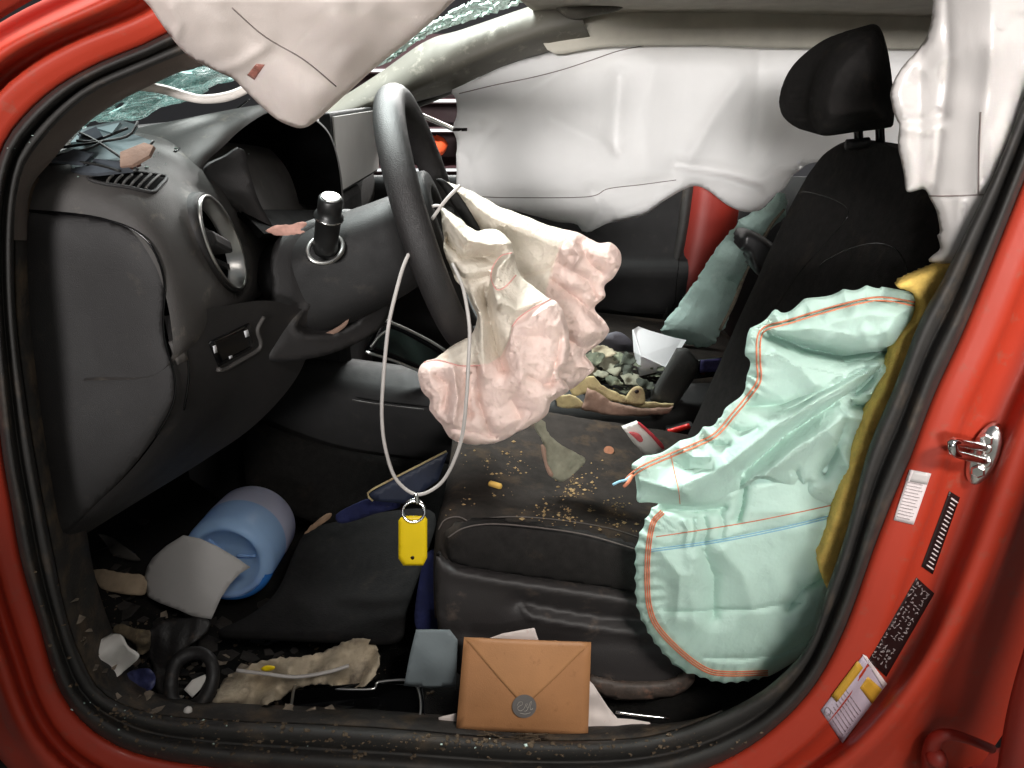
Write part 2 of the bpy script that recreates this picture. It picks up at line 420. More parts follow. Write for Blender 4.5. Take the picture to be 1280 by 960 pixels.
R2 = [(226, -44), (176, -2), (138, 18), (84, 40), (26, 70), (-22, 112), (-52, 172), (-64, 250), (-66, 330), (-58, 450), (-46, 560), (-30, 650), (-14, 735), (12, 820), (42, 900), (82, 950), (140, 985), (208, 1004), (292, 1018), (400, 1026), (512, 1032), (640, 1037), (750, 1036), (858, 1026), (960, 990), (1045, 940), (1108, 876), (1158, 800), (1200, 700), (1226, 630), (1238, 596), (1266, 520), (1306, 434), (1352, 322), (1384, 240), (1436, 112), (1480, 0)]
R3 = [(190, -54), (150, -14), (112, 6), (58, 30), (0, 60), (-46, 102), (-76, 164), (-88, 250), (-90, 330), (-82, 450), (-72, 560), (-54, 660), (-36, 748), (-8, 838), (26, 920), (72, 975), (136, 1010), (206, 1030), (292, 1044), (400, 1052), (512, 1058), (640, 1063), (755, 1062), (880, 1050), (985, 1012), (1075, 952), (1136, 882), (1188, 806), (1236, 716), (1264, 645), (1278, 606), (1306, 526), (1344, 440), (1390, 330), (1420, 248), (1472, 116), (1516, 0)]
R4 = [(150, -60), (110, -28), (70, -8), (14, 20), (-40, 56), (-84, 100), (-110, 164), (-120, 250), (-122, 330), (-114, 450), (-104, 560), (-86, 665), (-66, 760), (-36, 856), (4, 946), (58, 1006), (130, 1046), (206, 1066), (292, 1082), (400, 1090), (512, 1096), (640, 1101), (760, 1100), (900, 1088), (1010, 1040), (1100, 978), (1160, 906), (1210, 826), (1256, 734), (1284, 660), (1300, 618), (1328, 538), (1366, 452), (1412, 342), (1442, 260), (1494, 124), (1540, 0)]
NL = 150
def ring(c, Y, shift=None):
    return [P(x, y, Y) for x, y in cr(c, NL)]
def mixring(a, b, f, Y):
    A, B = cr(a, NL), cr(b, NL); return [P(*(A[i]*(1 - f) + B[i]*f), Y) for i in range(NL)]
def rows(name, rs, mat, parent, m=None, **k):
    if m:
        cols = [cr([r[j] for r in rs], m) for j in range(NL)]; rs = [[cols[j][i] for j in range(NL)] for i in range(m)]
    return mesh(name, [tuple(p) for r in rs for p in r], grid_faces(len(rs), NL), mat, parent, **k)
seal_rows = [mixring(S_in, S_out, 0, .045), mixring(S_in, S_out, .04, .016), mixring(S_in, S_out, .18, .002), mixring(S_in, S_out, .38, .006),
             mixring(S_in, S_out, .46, .014), mixring(S_in, S_out, .55, .002), mixring(S_in, S_out, .72, -.012), mixring(S_in, S_out, .9, -.006), mixring(S_in, S_out, 1.0, .014)]
rows('door_seal', seal_rows, rubber, car, m=26, reg='seal')
R5 = [(x + (88 if x > 900 else -44), y + 20) for x, y in R4]
fr = [mixring(S_in, S_out, .97, .02), mixring(S_out, R0, .15, .008), ring(R0, .002), ring(R1, -.004), mixring(R1, R2, .22, .010), mixring(R1, R2, .8, .010), ring(R2, -.004), mixring(R2, R3, .3, -.028), mixring(R2, R3, .7, -.034), ring(R3, -.032), mixring(R3, R4, .35, -.018), ring(R4, .0), [p + V((0, .05*max(0, min(1, (.2 - p.x)/.5)), 0)) for p in ring(R5, .03)]]
rows('door_frame', fr, red, car, m=44, reg='frame')
# outer skin beyond the frame: front pillar / wing side
loft('front_pillar_skin', [PP([(170, -60, -.05), (60, -16, -.05), (-30, 40, -.05), (-90, 100, -.05), (-130, 200, -.05)]),
     PP([(150, -90, -.075), (20, -40, -.075), (-70, 10, -.075), (-140, 80, -.075), (-200, 180, -.075)]),
     PP([(100, -160, -.08), (-60, -100, -.08), (-160, -40, -.08), (-240, 40, -.08), (-320, 160, -.08)])], M('red_paint_dusty', lin(184, 56, 36), .7, .08, 6, .05, 600, dirt=(lin(170, 90, 72), .2, 30)), car, n=30, m=12, solid=.004)
# rear door edge and its dark gap
loft('rear_door_edge', [PP([(1400, 480, -.03), (1352, 600, -.03), (1318, 700, -.03), (1284, 800, -.03), (1262, 880, -.03), (1246, 970, -.03)]),
     PP([(1410, 490, -.12), (1362, 610, -.12), (1328, 710, -.12), (1294, 812, -.12), (1272, 890, -.12), (1256, 980, -.12)]),
     PP([(1560, 560, -.13), (1500, 660, -.13), (1460, 760, -.13), (1420, 860, -.13), (1390, 960, -.13), (1370, 1060, -.13)])], redin, car, n=40, m=10, solid=.004)
hg = tube('door_hinge', PP([(1166, 975, -.012), (1166, 930, -.02), (1182, 918, -.026), (1210, 924, -.024), (1240, 936, -.012)]), [.014, .013, .008, .006, .006], redin, car, seg=14, n=24)
v, f = lathe_data(P(1172, 952, -.01), P(1170, 946, -.034), [(0, .013), (.85, .013), (1, .009)], 16); mesh('hinge_bolt', v, f, redin, hg)
# driver side pillar trim inside the seal
tin = [(310, 58), (255, 82), (225, 90), (184, 109), (142, 131), (101, 161), (64, 202), (38, 238), (34, 300)]
tinb = [(310, 36), (250, 58), (210, 73), (165, 92), (116, 114), (79, 144), (49, 178), (26, 214), (14, 300)]
loft('front_pillar_trim', [PP([(x, y, .035) for x, y in tinb]), PP([((x + a)/2, (y + b)/2, .045) for (x, y), (a, b) in zip(tin, tinb)]), PP([(x, y, .07) for x, y in tin]), PP([(x - 8, y - 6, .12) for x, y in tin])], M('pillar_trim_brown', lin(104, 94, 88), .7, .12, 14, .2, 500), car, n=40, m=14)
# lower inside trim: sill plate and kick panel, from seal down to floor
si = cr(S_in, NL)
ki = [i for i in range(NL) if 225 < si[i][1] and si[i][0] < 905]
k0 = [P(*si[i], .042) for i in ki]
k1 = []; k2 = []; k3 = []
for i in ki:
    p = P(*si[i], .05)
    low = max(0, min(1, (si[i][1] - 820)/70)); tp = max(.08, min(1, (905 - si[i][0])/110))
    k1.append(p + V((0, .025*tp, -.004*low))); k2.append(p + V((0, .05*tp, -.02*low))); k3.append(p + V((0, .075*tp, -.07*low)))
n = len(ki)
mesh('sill_trim', [tuple(p) for r in (k0, k1, k2, k3) for p in r], grid_faces(4, n, flip=True), M('sill_plastic', lin(38, 35, 32), .7, .3, 20, .5, 300, dirt=(lin(92, 76, 58), .5, 16)), car, reg='sill', solid=.003)
# floor, tunnel, firewall, rear
FZ = .265
def slab(name, c, hx, hy, hz, mat, bev=.01, parent=car, **k):
    v, f = boxd(c, (hx, 0, 0), (0, hy, 0), (0, 0, hz)); return mesh(name, v, f, mat, parent, smooth=False, bevel=bev, **k)
v = []; NX, NY = 60, 40
for j in range(NY):
    for i in range(NX):
        x = -.85 + 1.9*i/(NX - 1); y = .09 + 1.28*j/(NY - 1)
        v.append((x, y, FZ + .01*noise.noise(V((x*9, y*9, 0))) + (.25*max(0, (-.55 - x))/.3 if x < -.55 else 0)))
mesh('floor_carpet', v, grid_faces(NY, NX), carpet, car, reg='floor')
slab('firewall', (-.88, .72, .68), .03, .66, .42, black)
slab('outer_sill', (.05, .03, .17), .75, .04, .11, redin, .02)
slab('underbody', (.1, .72, .20), 1.0, .66, .04, black)
slab('passenger_sill', (.1, 1.40, .30), 1.0, .03, .1, redin)
# passenger door card
dr = loft('passenger_door_card', [[(x, 1.40, .30) for x in (-.55, .5)], [(x, 1.385, .45) for x in (-.55, .5)], [(x, 1.36, .62) for x in (-.55, .5)], [(x, 1.345, .70) for x in (-.55, .5)], [(x, 1.375, .74) for x in (-.55, .5)], [(x, 1.385, .85) for x in (-.55, .5)], [(x, 1.38, .945) for x in (-.55, .5)], [(x, 1.42, .955) for x in (-.55, .5)]], black, car, n=8, m=40, reg='pdoor')
tube('door_card_seam', online([(752, 385), (790, 392), (838, 388), (846, 350), (852, 300), (866, 262)], 'pdoor', .0005, 30), .0012, gloss, dr)
# passenger side rear pillar in red with black seal
loft('passenger_pillar', [PP([(868, 215, 1.38), (858, 285, 1.38), (846, 345, 1.38), (830, 420, 1.38)]), PP([(884, 215, 1.36), (876, 285, 1.36), (864, 345, 1.36), (850, 420, 1.36)]), PP([(918, 215, 1.37), (906, 285, 1.37), (892, 345, 1.37), (878, 420, 1.37)]), PP([(930, 215, 1.42), (920, 285, 1.42), (906, 345, 1.42), (890, 420, 1.42)])], redin, car, n=20, m=10)
loft('passenger_pillar_seal', [PP([(850, 215, 1.40), (842, 290, 1.40), (828, 350, 1.40), (812, 430, 1.40)]), PP([(862, 215, 1.365), (852, 290, 1.365), (840, 350, 1.365), (824, 430, 1.365)]), PP([(872, 215, 1.385), (862, 290, 1.385), (850, 350, 1.385), (834, 430, 1.385)])], rubber, car, n=20, m=8)
loft('rear_side_panel', [[(.6, 1.44, z) for z in (.3, .6, .95)], [(1.1, 1.42, z) for z in (.3, .6, .95)]], black, car, n=6, m=4, solid=.01)
# passenger side front pillar trim
pu = PP([(388, 146, 1.28), (467, 96, 1.26), (531, 52, 1.25), (580, 36, 1.24), (662, 8, 1.22), (720, -10, 1.2)])
pm = PP([(430, 144, 1.22), (512, 112, 1.21), (557, 88, 1.2), (602, 67, 1.19), (674, 41, 1.18), (730, 30, 1.17)])
pl_ = PP([(452, 150, 1.30), (505, 130, 1.30), (565, 112, 1.29), (629, 82, 1.28), (692, 62, 1.27), (740, 52, 1.26)])
pk = PP([(452, 154, 1.40), (505, 134, 1.40), (565, 115, 1.39), (629, 85, 1.38), (692, 64, 1.37), (740, 54, 1.36)])
loft('passenger_front_pillar_trim', [pu, [(a + b)/2 + V((0, -.012, .004)) for a, b in zip(pu, pm)], pm, [(a + b)/2 + V((0, -.008, 0)) for a, b in zip(pm, pl_)], pl_], trimgrey, car, n=50, m=20, reg='farpillar')
loft('window_seal', [pl_, pk], rubber, car, n=40)
tube('quarter_window_frame', PP([(500, 138, 1.36), (532, 127, 1.36), (566, 113, 1.36)]), .008, rubber, car, n=14)
tube('quarter_window_bar', PP([(518, 140, 1.36), (545, 152, 1.36), (572, 164, 1.36)]), .006, satin, car, n=12)
# roof lining
def hl(x, y): return 1.345 + .028*math.sin(math.pi*(y - .02)/1.3) - .02*max(0, x - .5)
v = []; NX, NY = 40, 30
for j in range(NY):
    for i in range(NX):
        y = .02 + 1.34*j/(NY - 1); x0 = .10 - .12*math.sin(math.pi*(y)/1.4); x = x0 + (1.25 - x0)*i/(NX - 1)
        v.append((x, y, hl(x, y)))
hd = mesh('headliner', v, grid_faces(NY, NX), olive, car, reg='headliner', solid=.012, off=1)
loft('roof_rail_trim', [PP([(668, 14, 1.235), (686, 18, 1.235), (760, 12, 1.235), (880, 10, 1.235), (1000, 12, 1.235), (1130, 12, 1.235), (1290, 12, 1.235)]), PP([(676, 46, 1.23), (694, 52, 1.23), (760, 44, 1.23), (880, 42, 1.23), (1000, 46, 1.23), (1130, 50, 1.23), (1290, 50, 1.23)]), PP([(684, 62, 1.22), (700, 67, 1.22), (760, 58, 1.22), (880, 56, 1.22), (961, 59, 1.22), (1130, 61, 1.22), (1290, 61, 1.22)]), PP([(690, 63, 1.30), (704, 67, 1.30), (760, 57, 1.30), (880, 55, 1.30), (961, 58, 1.30), (1130, 60, 1.30), (1290, 60, 1.30)])], M('rail_trim', lin(190, 185, 172), .8, .08, 20, .3, 600), car, n=60, m=12)
gh = tube('grab_handle', PP([(692, -8, 1.2), (700, 6, 1.17), (716, 16, 1.15), (745, 12, 1.15), (772, 6, 1.16), (786, -8, 1.2)]), [.012, .012, .013, .012, .012, .012], trimgrey, car, seg=12, n=30)
tube('coat_hook', PP([(812, -6, 1.22), (826, 3, 1.2), (844, 2, 1.2), (852, -8, 1.22)]), .006, trimgrey, car, seg=8, n=14)
slab('roof_skin', (.72, .7, 1.40), .62, .66, .012, red)
slab('rear_bulkhead', (1.25, .72, .8), .03, .66, .5, black)
slab('bonnet', (-1.35, .72, .98), .5, .66, .02, redin, .02)
slab('scuttle', (-.84, .72, 1.03), .06, .64, .03, black)

# open front door, out of view at the left, added to shade the frame
da, db = V((-.70, -.06, 0)), V((-.92, -1.04, 0)); dn = (db - da).normalized(); dq = V((dn.y, -dn.x, 0))
v, f = boxd((da + db)/2 + V((0, 0, .68)), (db - da)/2, dq*.05, (0, 0, .34)); od = mesh('unseen_front_door', v, f, redin, car, smooth=False, bevel=.03)
v, f = boxd((da + db)/2 - dq*.06 + V((0, 0, .66)), (db - da)*.46, dq*.02, (0, 0, .29)); mesh('door_lining', v, f, black, od, smooth=False, bevel=.02)

# ------------------------------------------------------------------ windscreen remains
ws = thing('windscreen', (-.5, .7, 1.1), 'crazed teal windscreen glass sagging above the dashboard', 'windscreen')
def wsy(Y, t): return V((-.80 + .88*t, Y, 1.09 + .26*t**.8))
gv = []
for i in range(30):
    for j in range(40):
        t, Y = i/29, .17 + .6*j/39
        p = wsy(Y, t*.52); p.z += .022*noise.noise(V((p.x*14, Y*14, 3))) + .006*noise.noise(V((p.x*60, Y*60, 3))); gv.append(p)
mesh('glass_pane', gv, [q for q in grid_faces(30, 40) if noise.noise(V((q[0] % 40*.3, q[0]//40*.35, 4))) < .33], glass, ws, smooth=False, solid=.004)
el = cr(PP([(486, 78, 1.2), (531, 46, 1.2), (580, 28, 1.2), (630, 12, 1.19), (668, -2, 1.18), (700, -20, 1.18)]), 60)
el2 = cr(PP([(470, 84, 1.18), (520, 44, 1.17), (575, 10, 1.16), (620, -8, 1.15), (660, -24, 1.14), (700, -40, 1.14)]), 60)
mesh('broken_edge', [tuple(V(el[i]*(1 - f) + el2[i]*f) + V((noise.noise(V((i*.9, f*9, 1)))*.01, noise.noise(V((i*.9, f*9, 2)))*.012, noise.noise(V((i*.8, f*9, 5)))*.008))) for f in np.linspace(0, 1, 10) for i in range(60)],
     [q for q in grid_faces(10, 60) if noise.noise(V((q[0] % 60*.23, q[0]//60*.4, 8))) < .28], crumbgl, ws, smooth=False, solid=.006)
tube('trim_strip', PP([(160, 108, .10), (184, 109, .11), (205, 112, .12), (232, 120, .13), (256, 124, .135), (290, 119, .14), (330, 100, .15)]), [.004, .005, .0055, .005, .0055, .005, .005], M('strip_tape', lin(206, 200, 194), .6, .15, 40, .4, 120), ws, seg=10, n=40)
# loose shards on the dash
sh = [[(72, 190), (118, 172), (168, 168), (190, 176), (180, 192), (130, 200), (90, 206)],
      [(60, 204), (100, 196), (150, 202), (165, 212), (120, 217), (78, 214)],
      [(88, 178), (104, 160), (150, 150), (172, 156), (166, 166), (128, 174)],
      [(150, 190), (180, 178), (192, 182), (186, 194), (165, 206), (150, 208)],
      [(64, 200), (92, 186), (118, 190), (104, 204)], [(120, 160), (150, 153), (140, 166)], [(140, 206), (168, 196), (176, 204), (150, 214)], [(96, 168), (120, 158), (128, 170), (108, 178)]]
# ------------------------------------------------------------------ dashboard
dash = thing('dashboard', (-.5, .7, .6), 'dusty dark grey dashboard with round chrome ringed vent', 'dashboard')
full = [(-.74, 1.085), (-.62, 1.118), (-.50, 1.118), (-.435, 1.092), (-.40, 1.05), (-.383, .99), (-.378, .93), (-.39, .885), (-.43, .862), (-.52, .855)]
def prof(Y):
    if Y < .16:
        t = (Y - .07)/.09; e = 1 - math.sqrt(max(0, 1 - (1 - t)**2))  # 1 at crease
        cre = [(-.74, 1.04), (-.62, 1.055), (-.50, 1.052), (-.437, 1.037), (-.412, 1.00), (-.403, .96), (-.402, .915), (-.408, .88), (-.44, .855), (-.52, .85)]
        return [V((a[0]*(1 - e) + b[0]*e, Y, a[1]*(1 - e) + b[1]*e)) for a, b in zip(full, cre)]
    return [V((x, Y, z)) for x, z in full]
def ell(c, u, v, k, t): return c + (u*math.cos(t) + v*math.sin(t))*k
vc = P(278, 305, .215); vl, vr, vt, vb = P(250, 292, .135), P(301, 319, .275), P(262, 247, .20), P(293, 364, .205)
vu, vv = (vr - vl)/2, (vt - vb)/2; vn = vu.cross(vv).normalized()
if vn.x < 0: vn = -vn
def vab(d):
    uu, uv, ww = vu.dot(vu), vu.dot(vv), vv.dot(vv); p, q = d.dot(vu), d.dot(vv); D = uu*ww - uv*uv
    return (p*ww - q*uv)/D, (q*uu - p*uv)/D
def in_vent(c):
    d = V(c) - vc; a, b = vab(d)
    return (a*a + b*b < 1.0) and abs(d.dot(vn)) < .06
def vent_snap(p):
    d = p - vc; h = d.dot(vn)
    if abs(h) > .06: return V((0, 0, 0))
    a, b = vab(d); k = math.hypot(a, b)
    if .80 < k < 1.2: return (vc + (vu*a + vv*b)*(1.045/k) + vn*(h*.3 - .004)) - p
    return V((0, 0, 0))
loft('upper_pad', [prof(Y) for Y in (.07, .074, .082, .095, .115, .14, .17, .25, .4, .7, 1.1, 1.37)], dashm, dash, n=150, m=190, reg='pad', flip=True, hole=lambda c: in_vent(c), disp=lambda p: vent_snap(p))
ep = [(20, 262), (70, 266), (120, 272), (160, 284), (185, 302), (200, 330), (206, 360), (204, 400), (207, 430), (216, 460), (219, 490), (212, 515), (195, 545), (160, 590), (120, 630), (84, 664), (62, 668), (52, 600), (36, 500), (22, 400), (18, 320)]
def epY(x, y, d):
    return .074 - .010*(1 - math.exp(-d/14)) + .018*math.exp(-((y - 430)/110)**2)*(1 - math.exp(-d/60))
sheet('end_panel', ep, epY, dashl, dash, h=6, thick=.006, reg='endp')
tube('end_panel_groove', PP([(x, y, .07) for x, y in ep[:13]]), .0014, gloss, dash, n=70)
slab('dash_core', (-.66, .735, .86), .18, .63, .17, cluster, .02, dash)
# knee panel below
loft('knee_panel', [PP([(205, 395, .075), (219, 470, .075), (216, 500, .075), (197, 545, .075), (150, 602, .075), (72, 670, .075)]),
     PP([(224, 392, .09), (234, 462, .09), (228, 505, .09), (206, 552, .09), (158, 608, .085), (78, 672, .08)]),
     PP([(262, 386, .13), (262, 456, .13), (250, 508, .13), (222, 560, .13), (168, 612, .11), (82, 674, .09)]),
     PP([(338, 376, .24), (330, 440, .24), (296, 500, .22), (244, 562, .2), (176, 618, .16), (86, 676, .11)]),
     PP([(400, 396, .34), (372, 470, .34), (320, 530, .3), (256, 575, .26), (180, 622, .2), (90, 678, .14)])], dashl, dash, n=50, m=24, reg='knee')
# seam lines and small switch panel
tube('knee_panel_seam', online([(219, 425), (232, 440), (236, 470), (230, 512)], 'knee', .001, 24), .0014, gloss, dash)
sp = sticker('switch_panel', [(262, 428), (312, 404), (318, 434), (274, 458)], 'knee', gloss, dash, 8, 8, .004, .003)
REG['switch'] = [([tuple(q.co) for q in sp.data.vertices], [tuple(p.vertices) for p in sp.data.polygons])]
tube('switch_panel_rim', online([(272, 462), (282, 461), (300, 451), (322, 438), (326, 428), (322, 412), (330, 396)], 'knee', .004, 30), .003, dashm, dash)
for q in ([(266, 433), (270, 431), (272, 440), (268, 442)], [(305, 414), (310, 412), (312, 420), (307, 422)], [(286, 446), (290, 444), (291, 447), (287, 449)]):
    sticker('switch_icon', q, 'switch', white, sp, 3, 3, .0008, .0003)
b_ = sticker('dash_button', [(212, 428), (228, 420), (236, 450), (222, 456)], 'knee', dashm, dash, 5, 5, .003, .004)
# round vent with chrome ring
def vring(name, spec, mat, parent, seg=64):
    v = [ell(vc, vu, vv, k, 2*math.pi*s/seg) + vn*h for k, h in spec for s in range(seg)]
    return mesh(name, v, grid_faces(len(spec), seg, True), mat, parent)
vh = vring('vent_housing', [(1.10, -.034), (1.06, -.006), (1.03, .002), (.99, .0)], dashl, dash)
vring('vent_ring', [(.99, -.002), (1.0, .003), (.97, .005), (.94, .002), (.90, -.005), (.86, -.014), (.84, -.018)], satin, vh)
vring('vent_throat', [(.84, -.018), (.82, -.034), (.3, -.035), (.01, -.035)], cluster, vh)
for k in (-.32, .3):
    a, b = ell(vc, vu, vv, .0, 0) + vv*k - vu*.74 - vn*.026, vc + vv*k + vu*.74 - vn*.026
    v, f = boxd((a + b)/2, (b - a)/2, vv.normalized()*.004, vn*.012); mesh('vent_vane', v, f, black, vh, smooth=False, bevel=.001)
v, f = boxd(vc - vn*.010 - vu*.15, vu*.45, vv.normalized()*.009, vn*.016); mesh('vent_knob', v, f, dashl, vh, smooth=False, bevel=.004)
# defroster slot on top
dv = sticker('demister_vent', [(112, 222), (160, 214), (207, 222), (188, 240)], 'pad', cluster, dash, 10, 6, .0015, .001)
for k in range(6):
    t = (k + .6)/6.2
    a = np.array((122, 222))*(1 - t) + np.array((196, 220))*t; b = np.array((130, 229))*(1 - t) + np.array((190, 237))*t
    p = online([(a[0] + 12, a[1] - 3), ((a[0] + b[0])/2 + 3, (a[1] + b[1])/2 - 1), (b[0] - 2, b[1] - 1)], 'pad', .004, 8)
    tube('vent_fin', p, .0016, dashm, dv, seg=6)
tube('demister_rim', online([(110, 222), (135, 216), (165, 215), (203, 219), (208, 223), (200, 232), (190, 240), (160, 234), (128, 229)], 'pad', .002, 60, True), .0022, dashl, dash, seg=8, closed=True)
tube('pad_seam', online([(218, 190), (250, 168), (280, 148), (312, 124)], 'pad', .0006, 30), .0016, gloss, dash)
# instrument hood
arch = [(268, 262, .262), (256, 232, .265), (256, 206, .28), (278, 184, .31), (304, 160, .35), (335, 141, .41), (365, 139, .47), (393, 150, .54), (413, 172, .6), (424, 214, .63), (428, 262, .63)]
A0 = PP(arch); cen = sum(A0, V())/len(A0)
A1 = [p + V((-.20, (p.y - cen.y)*.12, -.022)) for p in A0]
A2 = [p + (p - cen)*.06 + V((-.03, 0, .004)) for p in A0]
loft('instrument_hood', [A1, A2, [p + (p - cen)*.035 for p in A0], A0], dashm, dash, n=60, m=24, reg='hood')
I1 = [p + (cen - p)*.12 + V((-.06, 0, 0)) for p in A0]; I2 = [p + (cen - p)*.2 + V((-.10, .02, 0)) for p in A0]
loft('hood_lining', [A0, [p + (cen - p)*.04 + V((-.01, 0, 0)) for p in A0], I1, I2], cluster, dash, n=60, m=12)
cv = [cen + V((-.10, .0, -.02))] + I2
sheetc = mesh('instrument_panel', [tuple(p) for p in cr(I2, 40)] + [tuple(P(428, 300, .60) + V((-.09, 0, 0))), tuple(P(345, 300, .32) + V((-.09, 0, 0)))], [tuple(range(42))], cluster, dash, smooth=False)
mesh('hood_floor', PP([(330, 292, .27), (432, 288, .63), (425, 262, .66), (300, 262, .30)]), [(0, 1, 2, 3)], cluster, dash, smooth=False, solid=.01)
sheet('hood_cheek', [(256, 210), (282, 196), (303, 185), (312, 215), (324, 252), (342, 288), (318, 286), (296, 262), (270, 250), (258, 232)], lambda x, y, d: .27 + .0006*(x - 256), dashl, dash, h=8, thick=.01)
# screen in the middle
c0, c1, c2, c3 = V((-.346, .74, 1.136)), V((-.335, 1.08, 1.136)), V((-.345, 1.08, .985)), V((-.352, .74, .985))
def lerpq(a, b): return ((c0*(1 - a) + c1*a)*(1 - b) + (c3*(1 - a) + c2*a)*b)
v, f = boxd(lerpq(.5, .5) + V((-.012, .08, 0)), (.011, 0, 0), (0, .25, 0), (0, 0, .078)); scr = mesh('display_screen', v, f, black, dash, smooth=False, bevel=.004)
v, f = boxd(lerpq(.5, .5) + V((.002, .086, 0)), (.0015, 0, 0), (0, .242, 0), (0, 0, .070)); mesh('screen_glass', v, f, M('screen_reflection_grey', lin(196, 192, 188), .4, .04, 10), scr, smooth=False)  # reflection on the display put into the glass as pale grey
# centre stack and far dash lower
slab('centre_stack', (-.44, .90, .74), .09, .14, .24, black, .02, dash)
slab('glove_box', (-.47, 1.2, .76), .10, .17, .12, dashl, .02, dash)
# column-side panel with its oval pocket
cp = [(346, 300), (366, 286), (390, 274), (440, 262), (470, 300), (486, 345), (488, 385), (474, 412), (440, 432), (400, 446), (352, 452), (332, 444), (336, 400), (340, 360), (338, 325)]
pocket = [(370, 405), (385, 386), (405, 370), (430, 360), (452, 362), (460, 376), (455, 394), (436, 410), (408, 420), (380, 418)]
pol = outline(pocket, 4)
def cpY(x, y, d):
    base = .30 + .0009*(x - 340) - .0004*(y - 350) - .014*min(1, d/25)**.5
    q = np.array([[x, y]])
    dd = pdist(q, pol)[0]
    if inside(q, pol)[0]: base += .022*min(1, dd/9)
    else: base -= .006*math.exp(-(dd/5)**2)
    return base
sheet('column_side_panel', cp, cpY, dashl, dash, h=5, thick=.004, reg='colp')
sheet('pocket_scrap', [(398, 420), (412, 414), (426, 406), (436, 398), (432, 408), (418, 418), (406, 422)], lambda x, y, d: .33, tanr, dash, h=4, thick=.001)
# steering column
H = V((-.12, .4, .987)); up = V((-.11, 0, .368)).normalized(); nn = V((up.z, 0, -up.x)); yy = V((0, 1, 0))
def colring(s, ry, rz, dz=0):
    return [H - nn*s + yy*(ry*math.copysign(abs(math.cos(t))**.6, math.cos(t))) + up*(rz*math.copysign(abs(math.sin(t))**.6, math.sin(t)) + dz) for t in np.linspace(0, 2*math.pi, 25)[:-1]]
loft('column_shroud', [colring(s, a, b, c) for s, a, b, c in ((.035, .05, .05, -.01), (.045, .075, .068, -.012), (.10, .085, .075, -.02), (.20, .088, .08, -.03), (.27, .08, .07, -.03))], black, dash, n=48, m=16, closed=True, cap=True)
# stalk with silver ended knob
sa, sb = P(406, 312, .30), P(414, 246, .27)
st_ = lathe_data(sa, sb, [(-.05, .015), (.02, .0175), (.3, .0172), (.55, .0175), (.62, .0205), (.66, .0205), (.68, .0165), (.80, .017), (.96, .017), (.99, .0145)], 28)
sk = mesh('column_stalk', st_[0], st_[1], M('stalk_plastic', lin(20, 20, 20), .4, .1, 30), dash)
v, f = lathe_data(sa, sb, [(.985, .014), (1.0, .014), (1.012, .012)], 24); mesh('stalk_cap', v, f, satin, sk)
v, f = lathe_data(sa, sb, [(.60, .0188), (.62, .0209), (.645, .0209), (.66, .0188)], 24); mesh('stalk_band', v, f, steel, sk)
ra, rb = P(385, 312, .285), P(429, 306, .31); rt, rbm = P(407, 296, .31), P(406, 331, .28)
rc = (ra + rb + rt + rbm)/4
tube('stalk_collar', [rc + (rb - ra)/2*math.cos(t) + (rt - rbm)/2*math.sin(t) for t in np.linspace(0, 2*math.pi, 33)[:-1]], .0035, satin, dash, closed=True)
shardd = M('dark_shard', lin(70, 74, 80), .15, .2, 30)
shardr = M('red_shard', lin(140, 96, 92), .2, .2, 30)
# windscreen shards resting on the pad
for i, s in enumerate(sh):
    o = sheet('glass_shard', s, lambda x, y, d, i=i: .083 + .0010*(215 - y) + .008*(i == 2) - .0022*i + .0003*(x - 120)*(-1)**i, (shardm, shardd, shardm, tanr, shardd, shardm, shardr, shardd)[i], ws, h=8, sharp=True, thick=.004, smooth=False)
for L in ([(62, 206), (98, 203), (122, 206), (150, 214)], [(100, 166), (120, 176), (150, 196), (172, 212)], [(80, 184), (120, 178), (160, 170), (172, 152)], [(64, 196), (110, 186), (130, 176)], [(96, 176), (118, 176), (160, 160)], [(150, 205), (176, 192), (192, 176)]):
    tube('wire_strand', [P(x, y, .070 + .0010*(215 - y)) for x, y in cr(L, 14)], .0016, black, ws, seg=6)
# torn paper under the instruments
o = sheet('torn_paper', [(333, 288), (346, 282), (362, 281), (380, 277), (384, 281), (374, 287), (382, 290), (362, 294), (344, 294)], lambda x, y, d: .262 + .01*crump(x, y, 9), M('pink_paper', lin(196, 150, 136), .8, .2, 90, .3, 100), None, h=3.5, jag=1.5, js=5, thick=.0008,
          label='scrap of torn pinkish paper below the instrument cluster', cat='paper scrap')
# ------------------------------------------------------------------ steering wheel
wheel = thing('steering_wheel', H, 'black leather steering wheel seen nearly edge on', 'steering wheel')
RW = .190
rim = [H + (yy*math.cos(t) + up*math.sin(t))*RW for t in np.linspace(0, 2*math.pi, 97)[:-1]]
v, f = tube_data(rim, .0195, 18, True)
c = H
v = [c + (q - c) + nn*((q - c).dot(nn))*.15 for q in v]
mesh('rim', v, f, leather, wheel, reg='rim')
for sgn in (-1, 1):
    mesh_ = tube('spoke', [H + yy*(.05*sgn) - nn*.02, H + yy*(.11*sgn) - up*.012 - nn*.012, H + yy*(.18*sgn) - up*.01], [.026, .019, .016], black, wheel, seg=12, n=12)
tube('spoke', [H - up*.04 - nn*.02, H - up*.11 - nn*.012, H - up*.185], [.03, .022, .018], black, wheel, seg=12, n=12)
def hubring(s, r): return [H + nn*s + yy*(r*1.05*math.cos(t)) + up*(r*math.sin(t)) for t in np.linspace(0, 2*math.pi, 33)[:-1]]
loft('hub', [hubring(-.045, .06), hubring(-.03, .078), hubring(.0, .08), hubring(.012, .075), hubring(.012, .05), hubring(-.01, .045)], black, wheel, n=40, m=20, closed=True, cap=True)

